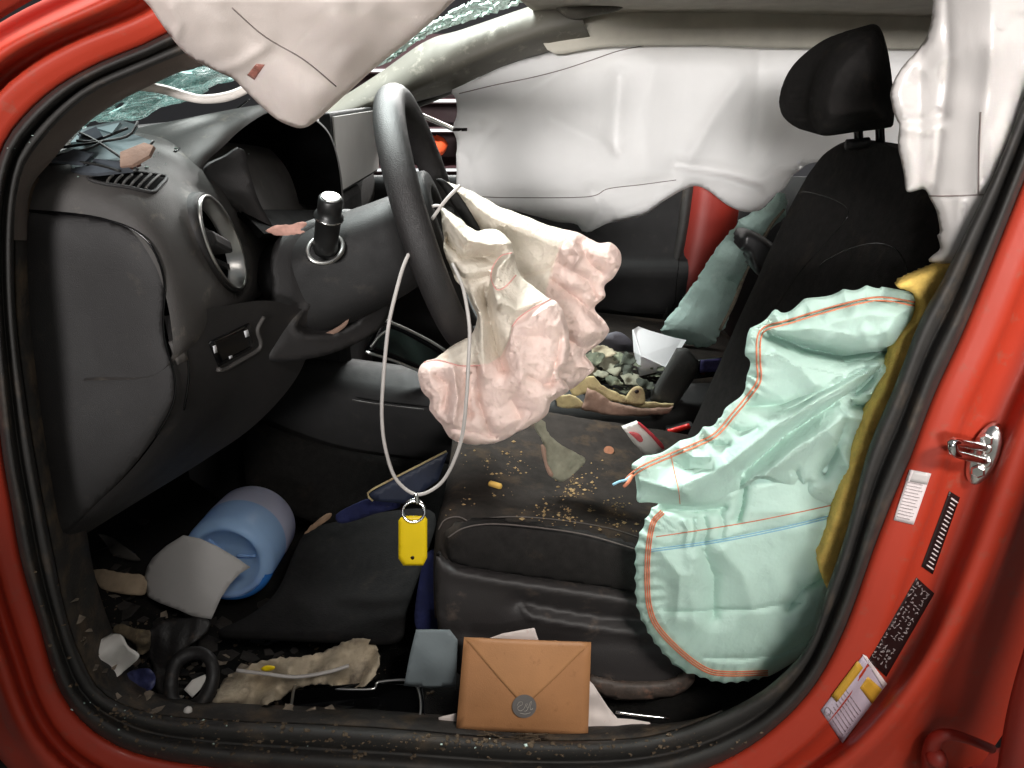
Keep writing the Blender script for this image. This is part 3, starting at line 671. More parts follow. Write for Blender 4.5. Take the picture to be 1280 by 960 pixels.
# ------------------------------------------------------------------ driver airbag
bag = thing('driver_airbag', H + V((.1, -.05, -.25)), 'deflated cream airbag with pink stained crumpled bottom hanging from steering wheel', 'airbag')
lob = [(546, 225), (564, 229), (592, 240), (623, 257), (651, 268), (684, 281), (712, 288), (728, 293), (747, 303), (763, 303), (775, 314), (776, 329), (767, 347), (756, 358), (756, 371), (743, 386), (758, 404), (761, 415), (747, 432), (732, 443), (743, 461), (730, 474), (708, 488), (680, 480), (650, 430), (622, 360), (599, 288), (572, 251)]
def lobY(x, y, d):
    pk = 1 if (x - 695 + .45*(y - 316)) > 0 else 0
    r = .020*min(1, d/16)**.6 + .010*nz(x, y, 40, 1)*min(1, d/20)
    r += folds(x, y, [([(600, 262), (650, 290), (700, 310)], 9, .008), ([(655, 345), (690, 335), (706, 300)], 6, -.012), ([(700, 330), (735, 350), (745, 372)], 8, -.02), ([(690, 350), (720, 372), (752, 402)], 7, -.018), ([(725, 305), (738, 330), (752, 340)], 7, -.016), ([(706, 420), (728, 436), (744, 430)], 6, -.014), ([(712, 300), (724, 320), (716, 338)], 5, .012)])
    a = .018*crump(x, y, 36, 3)*min(1, d/10) + .010*crump(x, y, 17, 4) + .005*crump(x, y, 8, 6)
    b = .006*crump(x, y, 30, 6)
    t = max(0, min(1, (x - 690 + .45*(y - 316))/22))
    r += a*t + b*(1 - t)
    return .42 - .00025*(x - 560) - r
def lobS(x, y): return max(0, min(1, .5 + (x - 697 + .30*(y - 316))/14))
sheet('rear_lobe', lob, lobY, bagm, bag, h=2.3, smooth=False, jag=1.0, js=14, back=lambda x, y, d: .03*min(1, d/25)**.5, attr=lobS)
fro = [(552, 259), (570, 270), (594, 288), (607, 286), (623, 288), (636, 299), (641, 310), (645, 329), (651, 345), (669, 360), (688, 374), (697, 378), (706, 395), (712, 424), (710, 452), (699, 467), (711, 487), (690, 502), (682, 520), (653, 537), (627, 551), (598, 556), (581, 554), (563, 548), (552, 531), (537, 513), (537, 500), (526, 487), (523, 467), (528, 454), (544, 448), (566, 432), (587, 420), (594, 408), (597, 393), (588, 377), (581, 362), (570, 351), (561, 329), (555, 314), (554, 292), (552, 272)]
def pinkline(x): return float(np.interp(x, [515, 544, 577, 609, 626, 636, 642, 688, 720], [446, 449, 457, 455, 446, 425, 402, 374, 372]))
FF = [([(560, 272), (585, 300), (612, 306), (632, 304)], 9, .026), ([(558, 300), (578, 322), (600, 322), (618, 318)], 6, -.026), ([(600, 318), (618, 330), (612, 352), (608, 380)], 7, -.022),
      ([(640, 318), (622, 335), (616, 360), (622, 380)], 7, .022), ([(626, 372), (645, 388), (664, 380), (684, 372)], 8, .014), ([(570, 345), (592, 350), (612, 344)], 6, -.014),
      ([(606, 365), (612, 400), (622, 440), (630, 462)], 8, -.034), ([(592, 372), (602, 400), (604, 440), (604, 470)], 8, .016), ([(634, 420), (650, 450), (652, 490)], 8, .008),
      ([(584, 470), (584, 500), (588, 520)], 6, -.016), ([(596, 460), (598, 500), (612, 540)], 6, -.018), ([(545, 470), (560, 480), (556, 510)], 6, -.012), ([(566, 460), (572, 500), (566, 530)], 7, .014),
      ([(640, 500), (652, 525), (640, 545)], 7, -.010), ([(560, 535), (590, 540), (618, 546)], 5, -.010), ([(700, 420), (696, 450), (688, 480)], 6, -.014), ([(660, 470), (680, 480), (700, 476)], 5, -.01)]
def froY(x, y, d):
    base = float(np.interp(y, [250, 300, 380, 460, 560], [.285, .262, .225, .205, .200]))
    r = .016*min(1, d/14)**.6 + folds(x, y, FF)*min(1, d/6 + .2) + .012*nz(x, y, 50, 2)*min(1, d/20)
    t = max(0, min(1, (y - pinkline(x) + 4)/12))
    b_ = max(0, min(1, (y - 470)/50)); t2 = t*(max(.25, min(1, (x - 600)/40))*(1 - b_) + .75*b_)
    r += t2*(.014*crump(x, y, 36, 1) + .010*crump(x, y, 17, 2) + .005*crump(x, y, 8, 3))*min(1, d/8 + .3) + .004*crump(x, y, 40, 7)
    return base - r + .012
def froS(x, y): return max(0, min(1, .5 + (y - pinkline(x))/8))
sheet('front_panel', fro, froY, bagm, bag, h=2.0, smooth=False, jag=1.2, js=10, back=lambda x, y, d: .04*min(1, d/30)**.5, attr=froS, reg='bag')
pinkt = M('pink_thread', lin(214, 158, 150), .8, .1, 200)
fpp = bag.children[-1]
tube('tether_seam', online([(640, 316), (626, 320), (616, 334), (614, 348), (621, 362), (632, 358), (645, 344)], 'bag', .001, 40), .0009, pinkt, fpp, seg=6)
tube('panel_seam', online([(690, 373), (670, 383), (650, 396), (640, 408)], 'bag', .001, 30), .001, pinkt, fpp, seg=6)
tube('panel_seam', online([(530, 453), (548, 450), (575, 457), (600, 457)], 'bag', .001, 30), .0009, pinkt, fpp, seg=6)
mesh_ = sheet('inflator_flap', [(545, 224), (556, 226), (575, 245), (600, 286), (596, 292), (575, 270), (556, 240)], lambda x, y, d: .40, black, wheel, h=6, thick=.004)

# ------------------------------------------------------------------ cable loop with yellow key tag
lp = [(528, 296, .235), (512, 316, .20), (499, 350, .185), (487, 400, .175), (480, 460, .165), (478, 530, .155), (483, 570, .15), (496, 600, .147), (520, 618, .145), (545, 609, .147), (562, 590, .15), (574, 560, .15), (581, 520, .148), (585, 470, .150), (587, 420, .163), (584, 385, .19), (577, 355, .215), (566, 330, .24)]
loop = thing('cable_tie_loop', P(520, 618, .145), 'long white plastic cable tie looped round the steering wheel rim', 'cable tie')
tube('strap', [V(p) + V((.0022*noise.noise(V((i*.09, 1, 3))), .003*noise.noise(V((i*.11, 5, 3))), 0)) for i, p in enumerate(cr(PP(lp), 120))], .0025, cable, loop, seg=10)
tie = thing('short_cable_tie', P(548, 260, .25), 'short white cable tie knotted at the top of the hanging airbag', 'cable tie')
tube('strap', PP([(540, 274, .235), (549, 261, .245), (561, 246, .25), (575, 232, .26)]), .0024, cable, tie, seg=8, n=14)
tube('tail', PP([(540, 258, .245), (547, 257, .245), (552, 259, .245)]), .002, cable, tie, seg=8, n=8)
tag = thing('key_tag', P(516, 706, .14), 'yellow plastic key tag hanging from the white loop', 'key tag')
def tg(x, y, d): return .141 - .0015*min(1, d/3)
tb = sheet('tag_body', [(498, 651), (501, 647), (508, 645), (530, 645), (534, 649), (534, 697), (529, 707), (504, 707), (498, 698)], tg, yellow, tag, h=4, sharp=True, thick=.003, reg='tag')
sheet('tag_slot', [(511, 652), (516, 650), (521, 652), (516, 654)], lambda x, y, d: .1385, klabel, tb, h=2, thick=.0004)
sheet('tag_hole', [(513, 697), (516, 695), (518, 697), (516, 700)], lambda x, y, d: .1385, klabel, tb, h=2, thick=.0004)
ringc = V(P(517, 638, .143)); 
tube('split_ring', [ringc + V((.0155*math.cos(t), .006*math.sin(t), .013*math.sin(t) - .002)) for t in np.linspace(0, 2*math.pi, 41)[:-1]], .0022, chrome, tag, closed=True)
tube('split_ring_coil', [ringc + V((.0150*math.cos(t), .004 + .006*math.sin(t), .014*math.sin(t) - .002)) for t in np.linspace(0, 2*math.pi, 41)[:-1]], .0018, chrome, tag, closed=True)
tube('swivel', PP([(522, 629, .142), (521, 622, .142), (519, 617, .142)]), .0032, chrome, tag, n=8)

# ------------------------------------------------------------------ passenger side curtain airbag
cur = thing('curtain_airbag', P(780, 230, 1.3), 'wide white curtain airbag hanging over the far passenger window', 'airbag', 'white curtain airbags')
co_ = [(565, 112), (600, 96), (629, 83), (692, 64), (737, 56), (797, 52), (880, 52), (961, 58), (969, 49), (1047, 49), (1130, 52), (1200, 56), (1205, 180), (1110, 196), (1040, 200), (1002, 209), (980, 235), (965, 248), (950, 262), (931, 265), (909, 256), (885, 238), (870, 232), (855, 237), (831, 251), (801, 270), (760, 279), (734, 289), (719, 280), (690, 276), (640, 262), (585, 246), (571, 236), (571, 180), (566, 161), (571, 142), (569, 122)]
CF = [([(775, 95), (772, 130), (769, 175)], 12, -.035), ([(769, 182), (771, 188)], 7, -.03), ([(690, 150), (730, 170), (764, 184)], 14, .02), ([(590, 130), (640, 130), (700, 90)], 14, .02), ([(574, 240), (617, 246), (734, 246), (760, 236), (845, 225)], 5, -.014),
      ([(572, 118), (660, 98), (737, 76), (805, 57)], 4, -.008), ([(845, 206), (900, 214), (950, 226), (972, 212), (1002, 206)], 6, -.03), ([(850, 216), (905, 224), (948, 238)], 7, .018), ([(740, 240), (752, 262), (735, 282)], 9, -.025), ([(775, 270), (820, 255), (850, 230)], 8, .025),
      ([(575, 165), (590, 150), (600, 152)], 8, .02), ([(584, 215), (600, 180), (620, 160)], 5, .010), ([(950, 60), (948, 120), (940, 190)], 5, -.012), ([(860, 200), (890, 150), (925, 100)], 12, .02), ([(820, 80), (800, 150), (810, 210)], 26, .02), ([(960, 190), (985, 160), (1010, 140)], 10, .016), ([(574, 190), (586, 205), (590, 240)], 7, -.014)]
def curY(x, y, d): return 1.29 - .02*min(1, d/30)**.6 - folds(x, y, CF)*min(1, d/5)*.95 - .007*nz(x, y, 90, 3) - .002*nz(x, y, 30, 5)
sheet('cushion', co_, curY, nylon, cur, h=5, jag=1, js=20, thick=.006, reg='cur')
tube('upper_seam', online([(574, 117), (620, 106), (660, 98), (700, 88), (737, 76), (772, 64), (805, 57)], 'cur', .001, 60), .0012, dthread, cur, seg=6)
tube('lower_seam', online([(600, 246), (640, 247), (734, 246), (760, 236), (800, 231), (845, 225)], 'cur', .001, 60), .0012, dthread, cur, seg=6)
sticker('mounting_tab', [(566, 160), (584, 160), (584, 164), (566, 164)], 'cur', klabel, cur, 4, 3, .002)
# driver side curtain, front half
cf = thing('curtain_airbag', P(378, 160, -.06), 'white curtain airbag panel hanging in front of the windscreen pillar', 'airbag', 'white curtain airbags')
cfo = [(160, -40), (190, 12), (210, 41), (232, 67), (255, 82), (290, 98), (305, 112), (340, 145), (362, 157), (378, 160), (394, 152), (430, 120), (470, 84), (520, 44), (560, 8), (600, -40), (480, -70), (300, -70)]
def cfY(x, y, d):
    return -.075 + .0006*max(0, y) - .03*min(1, d/60)**.6 - folds(x, y, [([(330, 60), (300, 80), (270, 90)], 8, .006), ([(215, 10), (225, 30), (218, 50)], 6, .006), ([(250, 0), (330, 60), (400, 100)], 40, -.012), ([(420, 20), (440, 60), (400, 120)], 30, .012), ([(320, 92), (340, 110), (352, 140)], 8, -.006)]) - .012*nz(x, y, 90, 8) - .003*nz(x, y, 26, 9)
sheet('panel', cfo, cfY, M('airbag_nylon_warm', lin(222, 212, 206), .55, .03, 8, .12, 700, tl=.15), cf, h=5, thick=.003, reg='cf')
sticker('brown_smudge', [(309, 94), (320, 80), (331, 81), (318, 100)], 'cf', M('rust_smudge', lin(150, 96, 84), .8, .4, 160, dirt=(lin(200, 180, 172), .3, 200)), cf, 6, 6, .0008, .0002)
tube('seam_line', online([(290, 10), (330, 45), (380, 75), (420, 108)], 'cf', .0008, 40), .0006, dthread, cf, seg=6)
# driver side curtain, rear half
cb = thing('curtain_airbag', P(1180, 326, .06), 'shiny white curtain airbag hanging behind the driver headrest', 'airbag', 'white curtain airbags')
cbo = [(1170, -40), (1166, 0), (1162, 34), (1149, 60), (1126, 86), (1113, 116), (1119, 146), (1124, 157), (1122, 180), (1130, 217), (1134, 240), (1154, 236), (1162, 247), (1171, 266), (1175, 289), (1171, 294), (1175, 311), (1160, 326), (1190, 329), (1216, 322), (1250, 240), (1300, 120), (1350, 0), (1360, -40)]
def cbY(x, y, d):
    return .075 - .045*max(0, min(1, (x - 1150)/90)) - .008*min(1, d/12)**.6 - .35*folds(x, y, [([(1120, 160), (1150, 164), (1176, 158)], 6, .010), ([(1120, 150), (1150, 150), (1180, 142)], 6, -.010), ([(1135, 80), (1160, 90), (1185, 70)], 12, .010), ([(1182, 0), (1186, 80), (1176, 160), (1166, 236)], 8, -.014), ([(1240, 60), (1230, 140), (1222, 230)], 12, .010), ([(1250, 40), (1262, 100), (1240, 160)], 12, -.006), ([(1160, 244), (1200, 244), (1240, 242)], 4, -.006), ([(1200, 250), (1196, 290), (1180, 322)], 9, .008)]) - .006*nz(x, y, 60, 4) - .003*crump(x, y, 46, 5)
sheet('panel', cbo, cbY, nylong, cb, h=4, jag=1, thick=.003, reg='cb')
tube('lower_seam', online([(1162, 245), (1190, 245), (1240, 243)], 'cb', .0008, 20), .0008, dthread, cb, seg=6)
tube('side_seam', online([(1226, 140), (1224, 190), (1223, 243)], 'cb', .0008, 20), .0007, dthread, cb, seg=6)
# ------------------------------------------------------------------ driver seat
pipet = M('seat_piping', lin(92, 84, 80), .8, .1, 200)
seat = thing('driver_seat_assembly', (.2, .4, .27), 'black fabric driver seat littered with crumbs', 'seat')
def cush(x):
    dz = -.17*(x + .09)
    return dz
CS = [(.150, .44), (.146, .50), (.148, .55), (.160, .585), (.185, .603), (.22, .604), (.27, .590), (.34, .582), (.40, .580), (.46, .582), (.53, .590), (.58, .604), (.615, .603), (.64, .585), (.652, .55), (.654, .50), (.65, .44)]
rows_ = []
for x, k, dz in ((-.118, .0, -.10), (-.116, .4, -.06), (-.108, .8, -.022), (-.092, .95, -.006), (-.06, 1, 0), (.0, 1, 0), (.1, 1, 0), (.2, 1, 0), (.32, 1, 0), (.45, 1, 0)):
    r = []
    for (y, z) in CS:
        yc = .4 + (y - .4)*(1 if k >= .95 else (.93 + .07*k)); zz = z + (cush(x) if z > .5 else cush(x)*.5) + dz*((z - .40)/.2)
        r.append((x, yc, zz))
    rows_.append(r)
cu = loft('cushion', rows_, fabricd, seat, n=70, m=70, reg='cushion', flip=True,
     disp=lambda p: V((0, 0, .003*noise.noise(p*16) + .0012*noise.noise(p*60))))
# side bolster panel in darker fabric
bp = [(556, 668), (566, 658), (582, 653), (610, 651), (650, 655), (720, 664), (790, 682), (806, 700), (806, 742), (770, 738), (700, 728), (640, 720), (590, 712), (562, 700)]
sheet('side_bolster', bp, lambda x, y, d: .146 - .012*min(1, d/22)**.5, fabric, seat, h=6, back=lambda x, y, d: .02, reg='bolster')
tube('bolster_piping', PP([(560, 672, .139), (580, 660, .137), (612, 655, .135), (660, 658, .134), (730, 668, .134), (800, 688, .134)]), .0010, pipet, seat, seg=6, n=60)
tube('front_piping', online([(548, 662), (556, 650), (572, 646), (586, 652)], 'cushion', .001, 20), .0010, pipet, seat, seg=6)
tube('rear_piping', online([(586, 650), (640, 646), (700, 650), (760, 660), (800, 672)], 'cushion', .001, 30), .0009, pipet, seat, seg=6)
# plastic side shield
pp = [(546, 690), (556, 702), (590, 712), (640, 720), (700, 728), (780, 740), (840, 758), (862, 800), (862, 850), (840, 866), (760, 868), (660, 864), (600, 854), (566, 836), (550, 800), (544, 740)]
def ppY(x, y, d):
    r = .012*min(1, d/16)**.5 + folds(x, y, [([(566, 716), (640, 730), (720, 742), (810, 756)], 8, .010), ([(648, 752), (700, 762), (760, 772), (830, 776)], 9, -.020), ([(648, 752), (664, 772), (720, 782), (800, 794)], 4, .006), ([(552, 760), (570, 790), (640, 800), (820, 806)], 14, -.006)])
    return .140 - r
shd = sheet('side_shield', pp, ppY, M('seat_plastic', lin(50, 47, 47), .52, .1, 16, .3, 700, dirt=(lin(96, 84, 76), .12, 26)), seat, h=5, back=lambda x, y, d: .03, reg='shield')
ru = sheet('seat_rail', [(738, 848), (790, 856), (840, 852), (862, 838), (868, 852), (840, 872), (780, 876), (742, 866)], lambda x, y, d: .118 - .004*min(1, d/8), M('rusty_rail', lin(74, 64, 58), .6, .3, 60, .4, 200, dirt=(lin(130, 96, 80), .25, 50)), seat, h=5, back=lambda x, y, d: .02)
tube('rail_edge', PP([(770, 890, .08), (800, 894, .08), (836, 898, .08)]), .0022, chrome, seat, n=10)
# backrest
def brow(z):
    xf = float(np.interp(z, [.5, .55, .72, .85, 1.0, 1.12, 1.16], [.315, .335, .395, .440, .492, .536, .556]))
    w_ = float(np.interp(z, [.5, .62, .75, .9, .98, 1.03, 1.065, 1.085, 1.10, 1.106], [.225, .242, .254, .256, .250, .232, .205, .17, .11, .06]))
    t_ = float(np.interp(z, [.5, .8, .98, 1.06, 1.098, 1.106], [.085, .08, .07, .055, .03, .015]))
    r = []
    for a in np.linspace(0, 2*math.pi, 65)[:-1]:
        ca, sa_ = math.cos(a), math.sin(a)
        x = -t_*math.copysign(abs(ca)**.55, ca); y = w_*math.copysign(abs(sa_)**.62, sa_)
        if ca > 0: x += .028*(1 - (abs(y)/max(w_, .01))**2.2)*min(1, w_/.2)   # hollow between bolsters
        r.append((xf + t_ + x, .405 + y, z))
    return r
loft('backrest', [brow(z) for z in (.47, .52, .6, .68, .76, .84, .92, .98, 1.03, 1.055, 1.075, 1.09, 1.10, 1.106)], fabric, seat, n=90, m=50, closed=True, cap=True, reg='back',
     disp=lambda p: V((.003*noise.noise(p*12), 0, 0)))
tube('back_seam', online([(1024, 334), (1032, 326), (1062, 311), (1096, 304), (1119, 311), (1130, 326), (1134, 342)], ('back',), .0003, 40), .0008, gloss, seat, seg=6)
tube('back_seam', online([(988, 250), (1010, 240), (1060, 262), (1036, 300), (1000, 340), (960, 400)], ('back',), .0002, 40), .0006, gloss, seat, seg=6)
hr = [(1092, 30), (1078, 34), (1062, 41), (1036, 64), (1019, 94), (1011, 127), (1014, 152), (1020, 164), (1032, 170), (1070, 165), (1108, 160), (1117, 154), (1117, 120), (1111, 70), (1102, 38)]
sheet('headrest', hr, lambda x, y, d: .40 - .10*min(1, d/26)**.42, fabric, seat, h=4, back=lambda x, y, d: .21*min(1, d/26)**.42)
for x0 in (1072, 1099):
    tube('headrest_post', PP([(x0, 150, .40), (x0 + 2, 186, .405)]), .0065, gloss, seat, n=6)
tube('post_guide', PP([(1058, 181, .40), (1072, 180, .40), (1086, 178, .40)]), .008, black, seat, n=6)
# torn yellow foam at the bolster edge
fo = [(1121, 357), (1150, 342), (1186, 328), (1222, 318), (1190, 385), (1158, 440), (1122, 520), (1096, 600), (1072, 680), (1052, 742), (1036, 738), (1026, 718), (1023, 698), (1031, 680), (1041, 650), (1059, 596), (1072, 560), (1088, 514), (1105, 481), (1124, 425), (1146, 396), (1152, 380), (1140, 366)]
sheet('torn_foam', fo, lambda x, y, d: .060 - .005*min(1, d/6)**.5 - .002*nz(x, y, 20, 1) - .0012*nz(x, y, 5, 2), foam, seat, h=3.5, jag=1.6, js=5, back=lambda x, y, d: .03*min(1, d/6))
# buckle
bk = thing('seat_belt_buckle', P(848, 560, .66), 'black seat belt buckle with red button beside the driver seat', 'buckle')
v, f = boxd(P(850, 548, .645), (.028, .0, .006), (0, .014, 0), (-.004, 0, .03)); mesh('housing', v, f, black, bk, smooth=False, bevel=.006)
sheet('release_button', [(834, 537), (861, 529), (864, 535), (837, 544)], lambda x, y, d: .615 - .003*min(1, d/2), redpl, bk, h=3, sharp=True, thick=.008)

# ------------------------------------------------------------------ passenger seat, mostly hidden
ps = thing('passenger_seat_assembly', (.35, 1.08, .27), 'dark passenger seat cushion covered in debris', 'seat')
v, f = boxd((.34, 1.08, .51), (.27, 0, -.03), (0, .24, 0), (0, 0, .075)); mesh('cushion', v, f, fabricd, ps, smooth=True, bevel=.04, reg='pcush')
v, f = boxd((1.02, 1.08, .78), (.07, 0, -.02), (0, .24, 0), (.10, 0, .30)); mesh('backrest', v, f, fabric, ps, smooth=True, bevel=.05)
sheet('shoulder_bolster', [(926, 292), (938, 288), (952, 294), (968, 306), (978, 320), (970, 344), (952, 346), (940, 336), (934, 318), (924, 310)], lambda x, y, d: .82 - .03*min(1, d/8)**.5, M('vinyl', lin(38, 37, 38), .35, .1, 20, .1, 300), ps, h=3, back=lambda x, y, d: .06)
# ------------------------------------------------------------------ centre console
con = thing('centre_console', (0, .76, .27), 'black centre console between the front seats', 'console')
loft('tunnel', [[(x, .68, z) for x, z in ((-.7, .28), (-.3, .28), (.1, .28), (.55, .28))], [(x, .69, z) for x, z in ((-.7, .56), (-.3, .54), (.1, .50), (.55, .50))], [(x, .715, z) for x, z in ((-.7, .66), (-.3, .60), (.1, .555), (.55, .555))], [(x, .81, z) for x, z in ((-.7, .66), (-.3, .60), (.1, .555), (.55, .555))], [(x, .835, z) for x, z in ((-.7, .3), (-.3, .3), (.1, .3), (.55, .3))]], black, con, n=40, m=30, reg='tunnel')
for L in ([(478, 399, .70), (505, 410, .72), (535, 425, .74), (556, 438, .75)], [(457, 440, .68), (490, 450, .70), (525, 464, .72), (552, 474, .73)], [(463, 434, .69), (474, 420, .70), (484, 413, .71)]):
    tube('trim_strip', PP(L), .0032, satin, con, seg=8, n=16)
loft('shifter_plate', [PP([(457, 440, .685), (490, 450, .705), (552, 476, .735)]), PP([(478, 398, .705), (505, 409, .725), (560, 440, .755)])], gloss, con, n=12, m=6, solid=.01)
loft('tunnel_carpet', [PP([(300, 520, .66), (420, 560, .672), (560, 580, .672)]), PP([(310, 620, .60), (420, 660, .6), (560, 680, .6)])], carpet, con, n=20, m=10, solid=.01)
tube('carpet_edge', PP([(440, 500, .668), (470, 505, .668), (530, 512, .668)]), .0016, dashm, con, n=10)
ar = sheet('armrest_lid', [(848, 436), (860, 436), (874, 452), (870, 470), (842, 512), (812, 500), (826, 474)], lambda x, y, d: .70 - .006*min(1, d/5), M('armrest_plastic', lin(58, 58, 56), .6, .15, 30, .4, 300, dirt=(lin(96, 92, 84), .2, 40)), con, h=5, sharp=True, back=lambda x, y, d: .03)
lid = sheet('charging_pad', [(868, 452), (904, 448), (902, 470), (868, 474)], lambda x, y, d: .80, gloss, con, h=6, sharp=True, thick=.01)
sheet('blue_sticker', [(876, 450), (902, 448), (901, 464), (875, 466)], lambda x, y, d: .787, M('blue_label', lin(64, 58, 104), .5, .3, 120), lid, h=5, sharp=True, thick=.001)

# ------------------------------------------------------------------ mint side airbag of the driver seat
mb = thing('side_airbag', P(900, 850, .09), 'large mint green side airbag with orange stitching draped over the seat', 'airbag')
mlo = [(823, 629), (812, 640), (803, 659), (795, 682), (794, 711), (796, 757), (810, 790), (826, 813), (849, 836), (875, 846), (898, 853), (924, 853), (947, 849), (968, 842), (1000, 822), (1030, 800), (1050, 740), (1066, 680), (1080, 600), (1060, 560), (980, 580), (900, 600), (850, 615)]
ML = [([(830, 636), (870, 640), (905, 634)], 8, -.016), ([(930, 610), (928, 630), (922, 650)], 5, -.016), ([(900, 640), (905, 655), (902, 672)], 5, -.008), ([(880, 648), (884, 662), (880, 678)], 4, -.007), ([(855, 652), (860, 664), (857, 680)], 4, .006), ([(870, 650), (872, 664), (868, 680)], 3, .006),
      ([(880, 690), (892, 720), (892, 770)], 7, -.012), ([(868, 700), (862, 740), (870, 780)], 14, .012), ([(905, 690), (930, 720), (940, 760)], 16, .010), ([(830, 764), (880, 764), (940, 762), (1000, 752)], 4, -.006), ([(880, 822), (930, 824), (975, 818), (1010, 800)], 4, -.006), ([(826, 690), (850, 720), (846, 772)], 10, .008), ([(985, 760), (1005, 735), (1030, 722)], 6, -.012), ([(817, 686), (900, 674), (1040, 646)], 3, -.003)]
S1 = [(1143, 380), (1108, 374), (1080, 376), (1029, 389), (987, 402), (958, 410), (949, 422), (948, 450), (949, 474), (940, 490), (918, 517), (895, 543), (870, 556), (846, 566), (810, 581)]
S2 = [(828, 640), (816, 655), (810, 690), (809, 730), (812, 760), (822, 784), (850, 814), (880, 836), (906, 842), (960, 841)]
def pucker(x, y, S, f):
    d, t = seg_dist(x, y, S); return .0030*math.sin(t*f + 3*nz(x, y, 40, 6))*math.exp(-d/13) if d < 50 else 0
def mlY(x, y, d): return - pucker(x, y, S2, 130)*.7 + .094 - .016*min(1, d/22)**.6 - folds(x, y, ML) - .010*nz(x, y, 60, 1) - .0012*nz(x, y, 26, 2) + .02*max(0, min(1, (640 - y)/60))
ml = sheet('lower_chamber', mlo, mlY, mint, mb, h=2.6, smooth=False, back=lambda x, y, d: .02*min(1, d/12), scallop=(2.6, 17, lambda x, y: x < 960 and y > 630), reg='mint')
muo = [(1157, 377), (1147, 368), (1118, 361), (1095, 358), (1072, 360), (1042, 366), (1010, 374), (980, 390), (967, 389), (951, 402), (935, 417), (930, 435), (936, 451), (933, 468), (934, 480), (926, 494), (905, 509), (900, 524), (878, 536), (862, 547), (841, 557), (820, 566), (803, 573), (789, 581), (793, 592), (796, 612), (797, 627), (813, 628), (852, 632), (895, 628), (930, 610), (960, 600), (1040, 640), (1066, 640), (1085, 560), (1104, 505), (1124, 450), (1146, 400)]
MU = [([(1100, 458), (1036, 491), (964, 536), (911, 580), (855, 606)], 15, .030), ([(1090, 470), (1040, 506), (980, 546), (930, 590)], 8, -.020), ([(1060, 520), (993, 562), (937, 612)], 13, .026), ([(1056, 528), (1046, 560), (1030, 590)], 9, -.022), ([(934, 508), (980, 506), (1030, 488), (1080, 462)], 8, -.018),
      ([(964, 418), (1003, 434), (1059, 446), (1121, 437)], 8, -.045), ([(970, 440), (1000, 460), (1020, 480)], 14, .010), ([(1066, 505), (1090, 510), (1106, 506)], 5, -.026), ([(1070, 490), (1100, 460), (1120, 440)], 7, -.022), ([(905, 530), (925, 540), (945, 536)], 6, -.010), ([(880, 548), (892, 556), (910, 556)], 5, -.010), ([(838, 575), (860, 588), (890, 586)], 10, -.016), ([(850, 560), (868, 572), (885, 570)], 5, .008), ([(800, 600), (830, 608), (860, 618)], 8, .010),
      ([(995, 590), (1003, 612), (1010, 604)], 6, -.012), ([(1040, 545), (1060, 580), (1064, 620)], 10, .014), ([(926, 600), (924, 620), (920, 640)], 5, -.014)]
def muY(x, y, d): return - pucker(x, y, S1, 120) + .090 - .014*min(1, d/18)**.6 - folds(x, y, MU)*min(1, d/5 + .15) - .010*nz(x, y, 60, 3) - .0012*nz(x, y, 26, 4)
mu = sheet('upper_chamber', muo, muY, mint, mb, h=2.5, smooth=False, back=lambda x, y, d: .015*min(1, d/12), scallop=(4.5, 40, lambda x, y: x < 1100 and (y < 585 and x + y*.8 < 1400)), reg='mint')
fl = [(958, 411), (983, 404), (1023, 391), (1075, 377), (1108, 378), (1141, 379), (1139, 399), (1124, 424), (1108, 434), (1075, 438), (1036, 431), (990, 423)]
sheet('folded_flap', fl, lambda x, y, d: .070 - .022*min(1, d/18)**.6 - .006*nz(x, y, 22, 8), mint, mb, h=2.5, smooth=False, back=lambda x, y, d: .012*min(1, d/8), reg='mint')
def stitch(pts, off, mat, par, lift=.0012, r=.0011, n=150):
    a = np.array(cr(pts, n)); t = np.gradient(a, axis=0); nrm = np.stack([-t[:, 1], t[:, 0]], 1); nrm /= np.linalg.norm(nrm, axis=1)[:, None]
    return tube('stitching', online([tuple(q) for q in a + nrm*off], 'mint', lift, n), r, mat, par, seg=6)
s1 = [(1143, 380), (1108, 374), (1080, 376), (1029, 389), (987, 402), (958, 410), (949, 422), (948, 450), (949, 474), (940, 490), (918, 517), (895, 543), (870, 556), (846, 566), (810, 581), (792, 592), (782, 602)]
for o_ in (-2.2, 2.2): stitch(s1, o_, orange, mu)
s2 = [(828, 640), (816, 655), (810, 690), (809, 730), (812, 760), (822, 784), (850, 814), (880, 836), (906, 842), (960, 841)]
for o_ in (-2.6, 0, 2.6): stitch(s2, o_, orange, ml)
stitch([(820, 671), (880, 662), (940, 652), (1000, 640), (1042, 631)], 0, orange, ml, r=.0007)
for o_ in (-1.4, 1.4): stitch([(814, 688), (860, 682), (911, 674), (980, 660), (1038, 646)], o_, bluet, ml, r=.0008)
stitch([(838, 566), (843, 590), (848, 612), (850, 630)], 0, orange, mu, r=.0006)
tube('thread_end', PP([(790, 594, .06), (782, 600, .055), (774, 602, .06), (766, 606, .06)]), .0016, bluet, mu, n=10, seg=6)
tube('thread_end', PP([(790, 594, .06), (786, 602, .052), (780, 608, .055)]), .0022, orange, mu, n=10, seg=6)
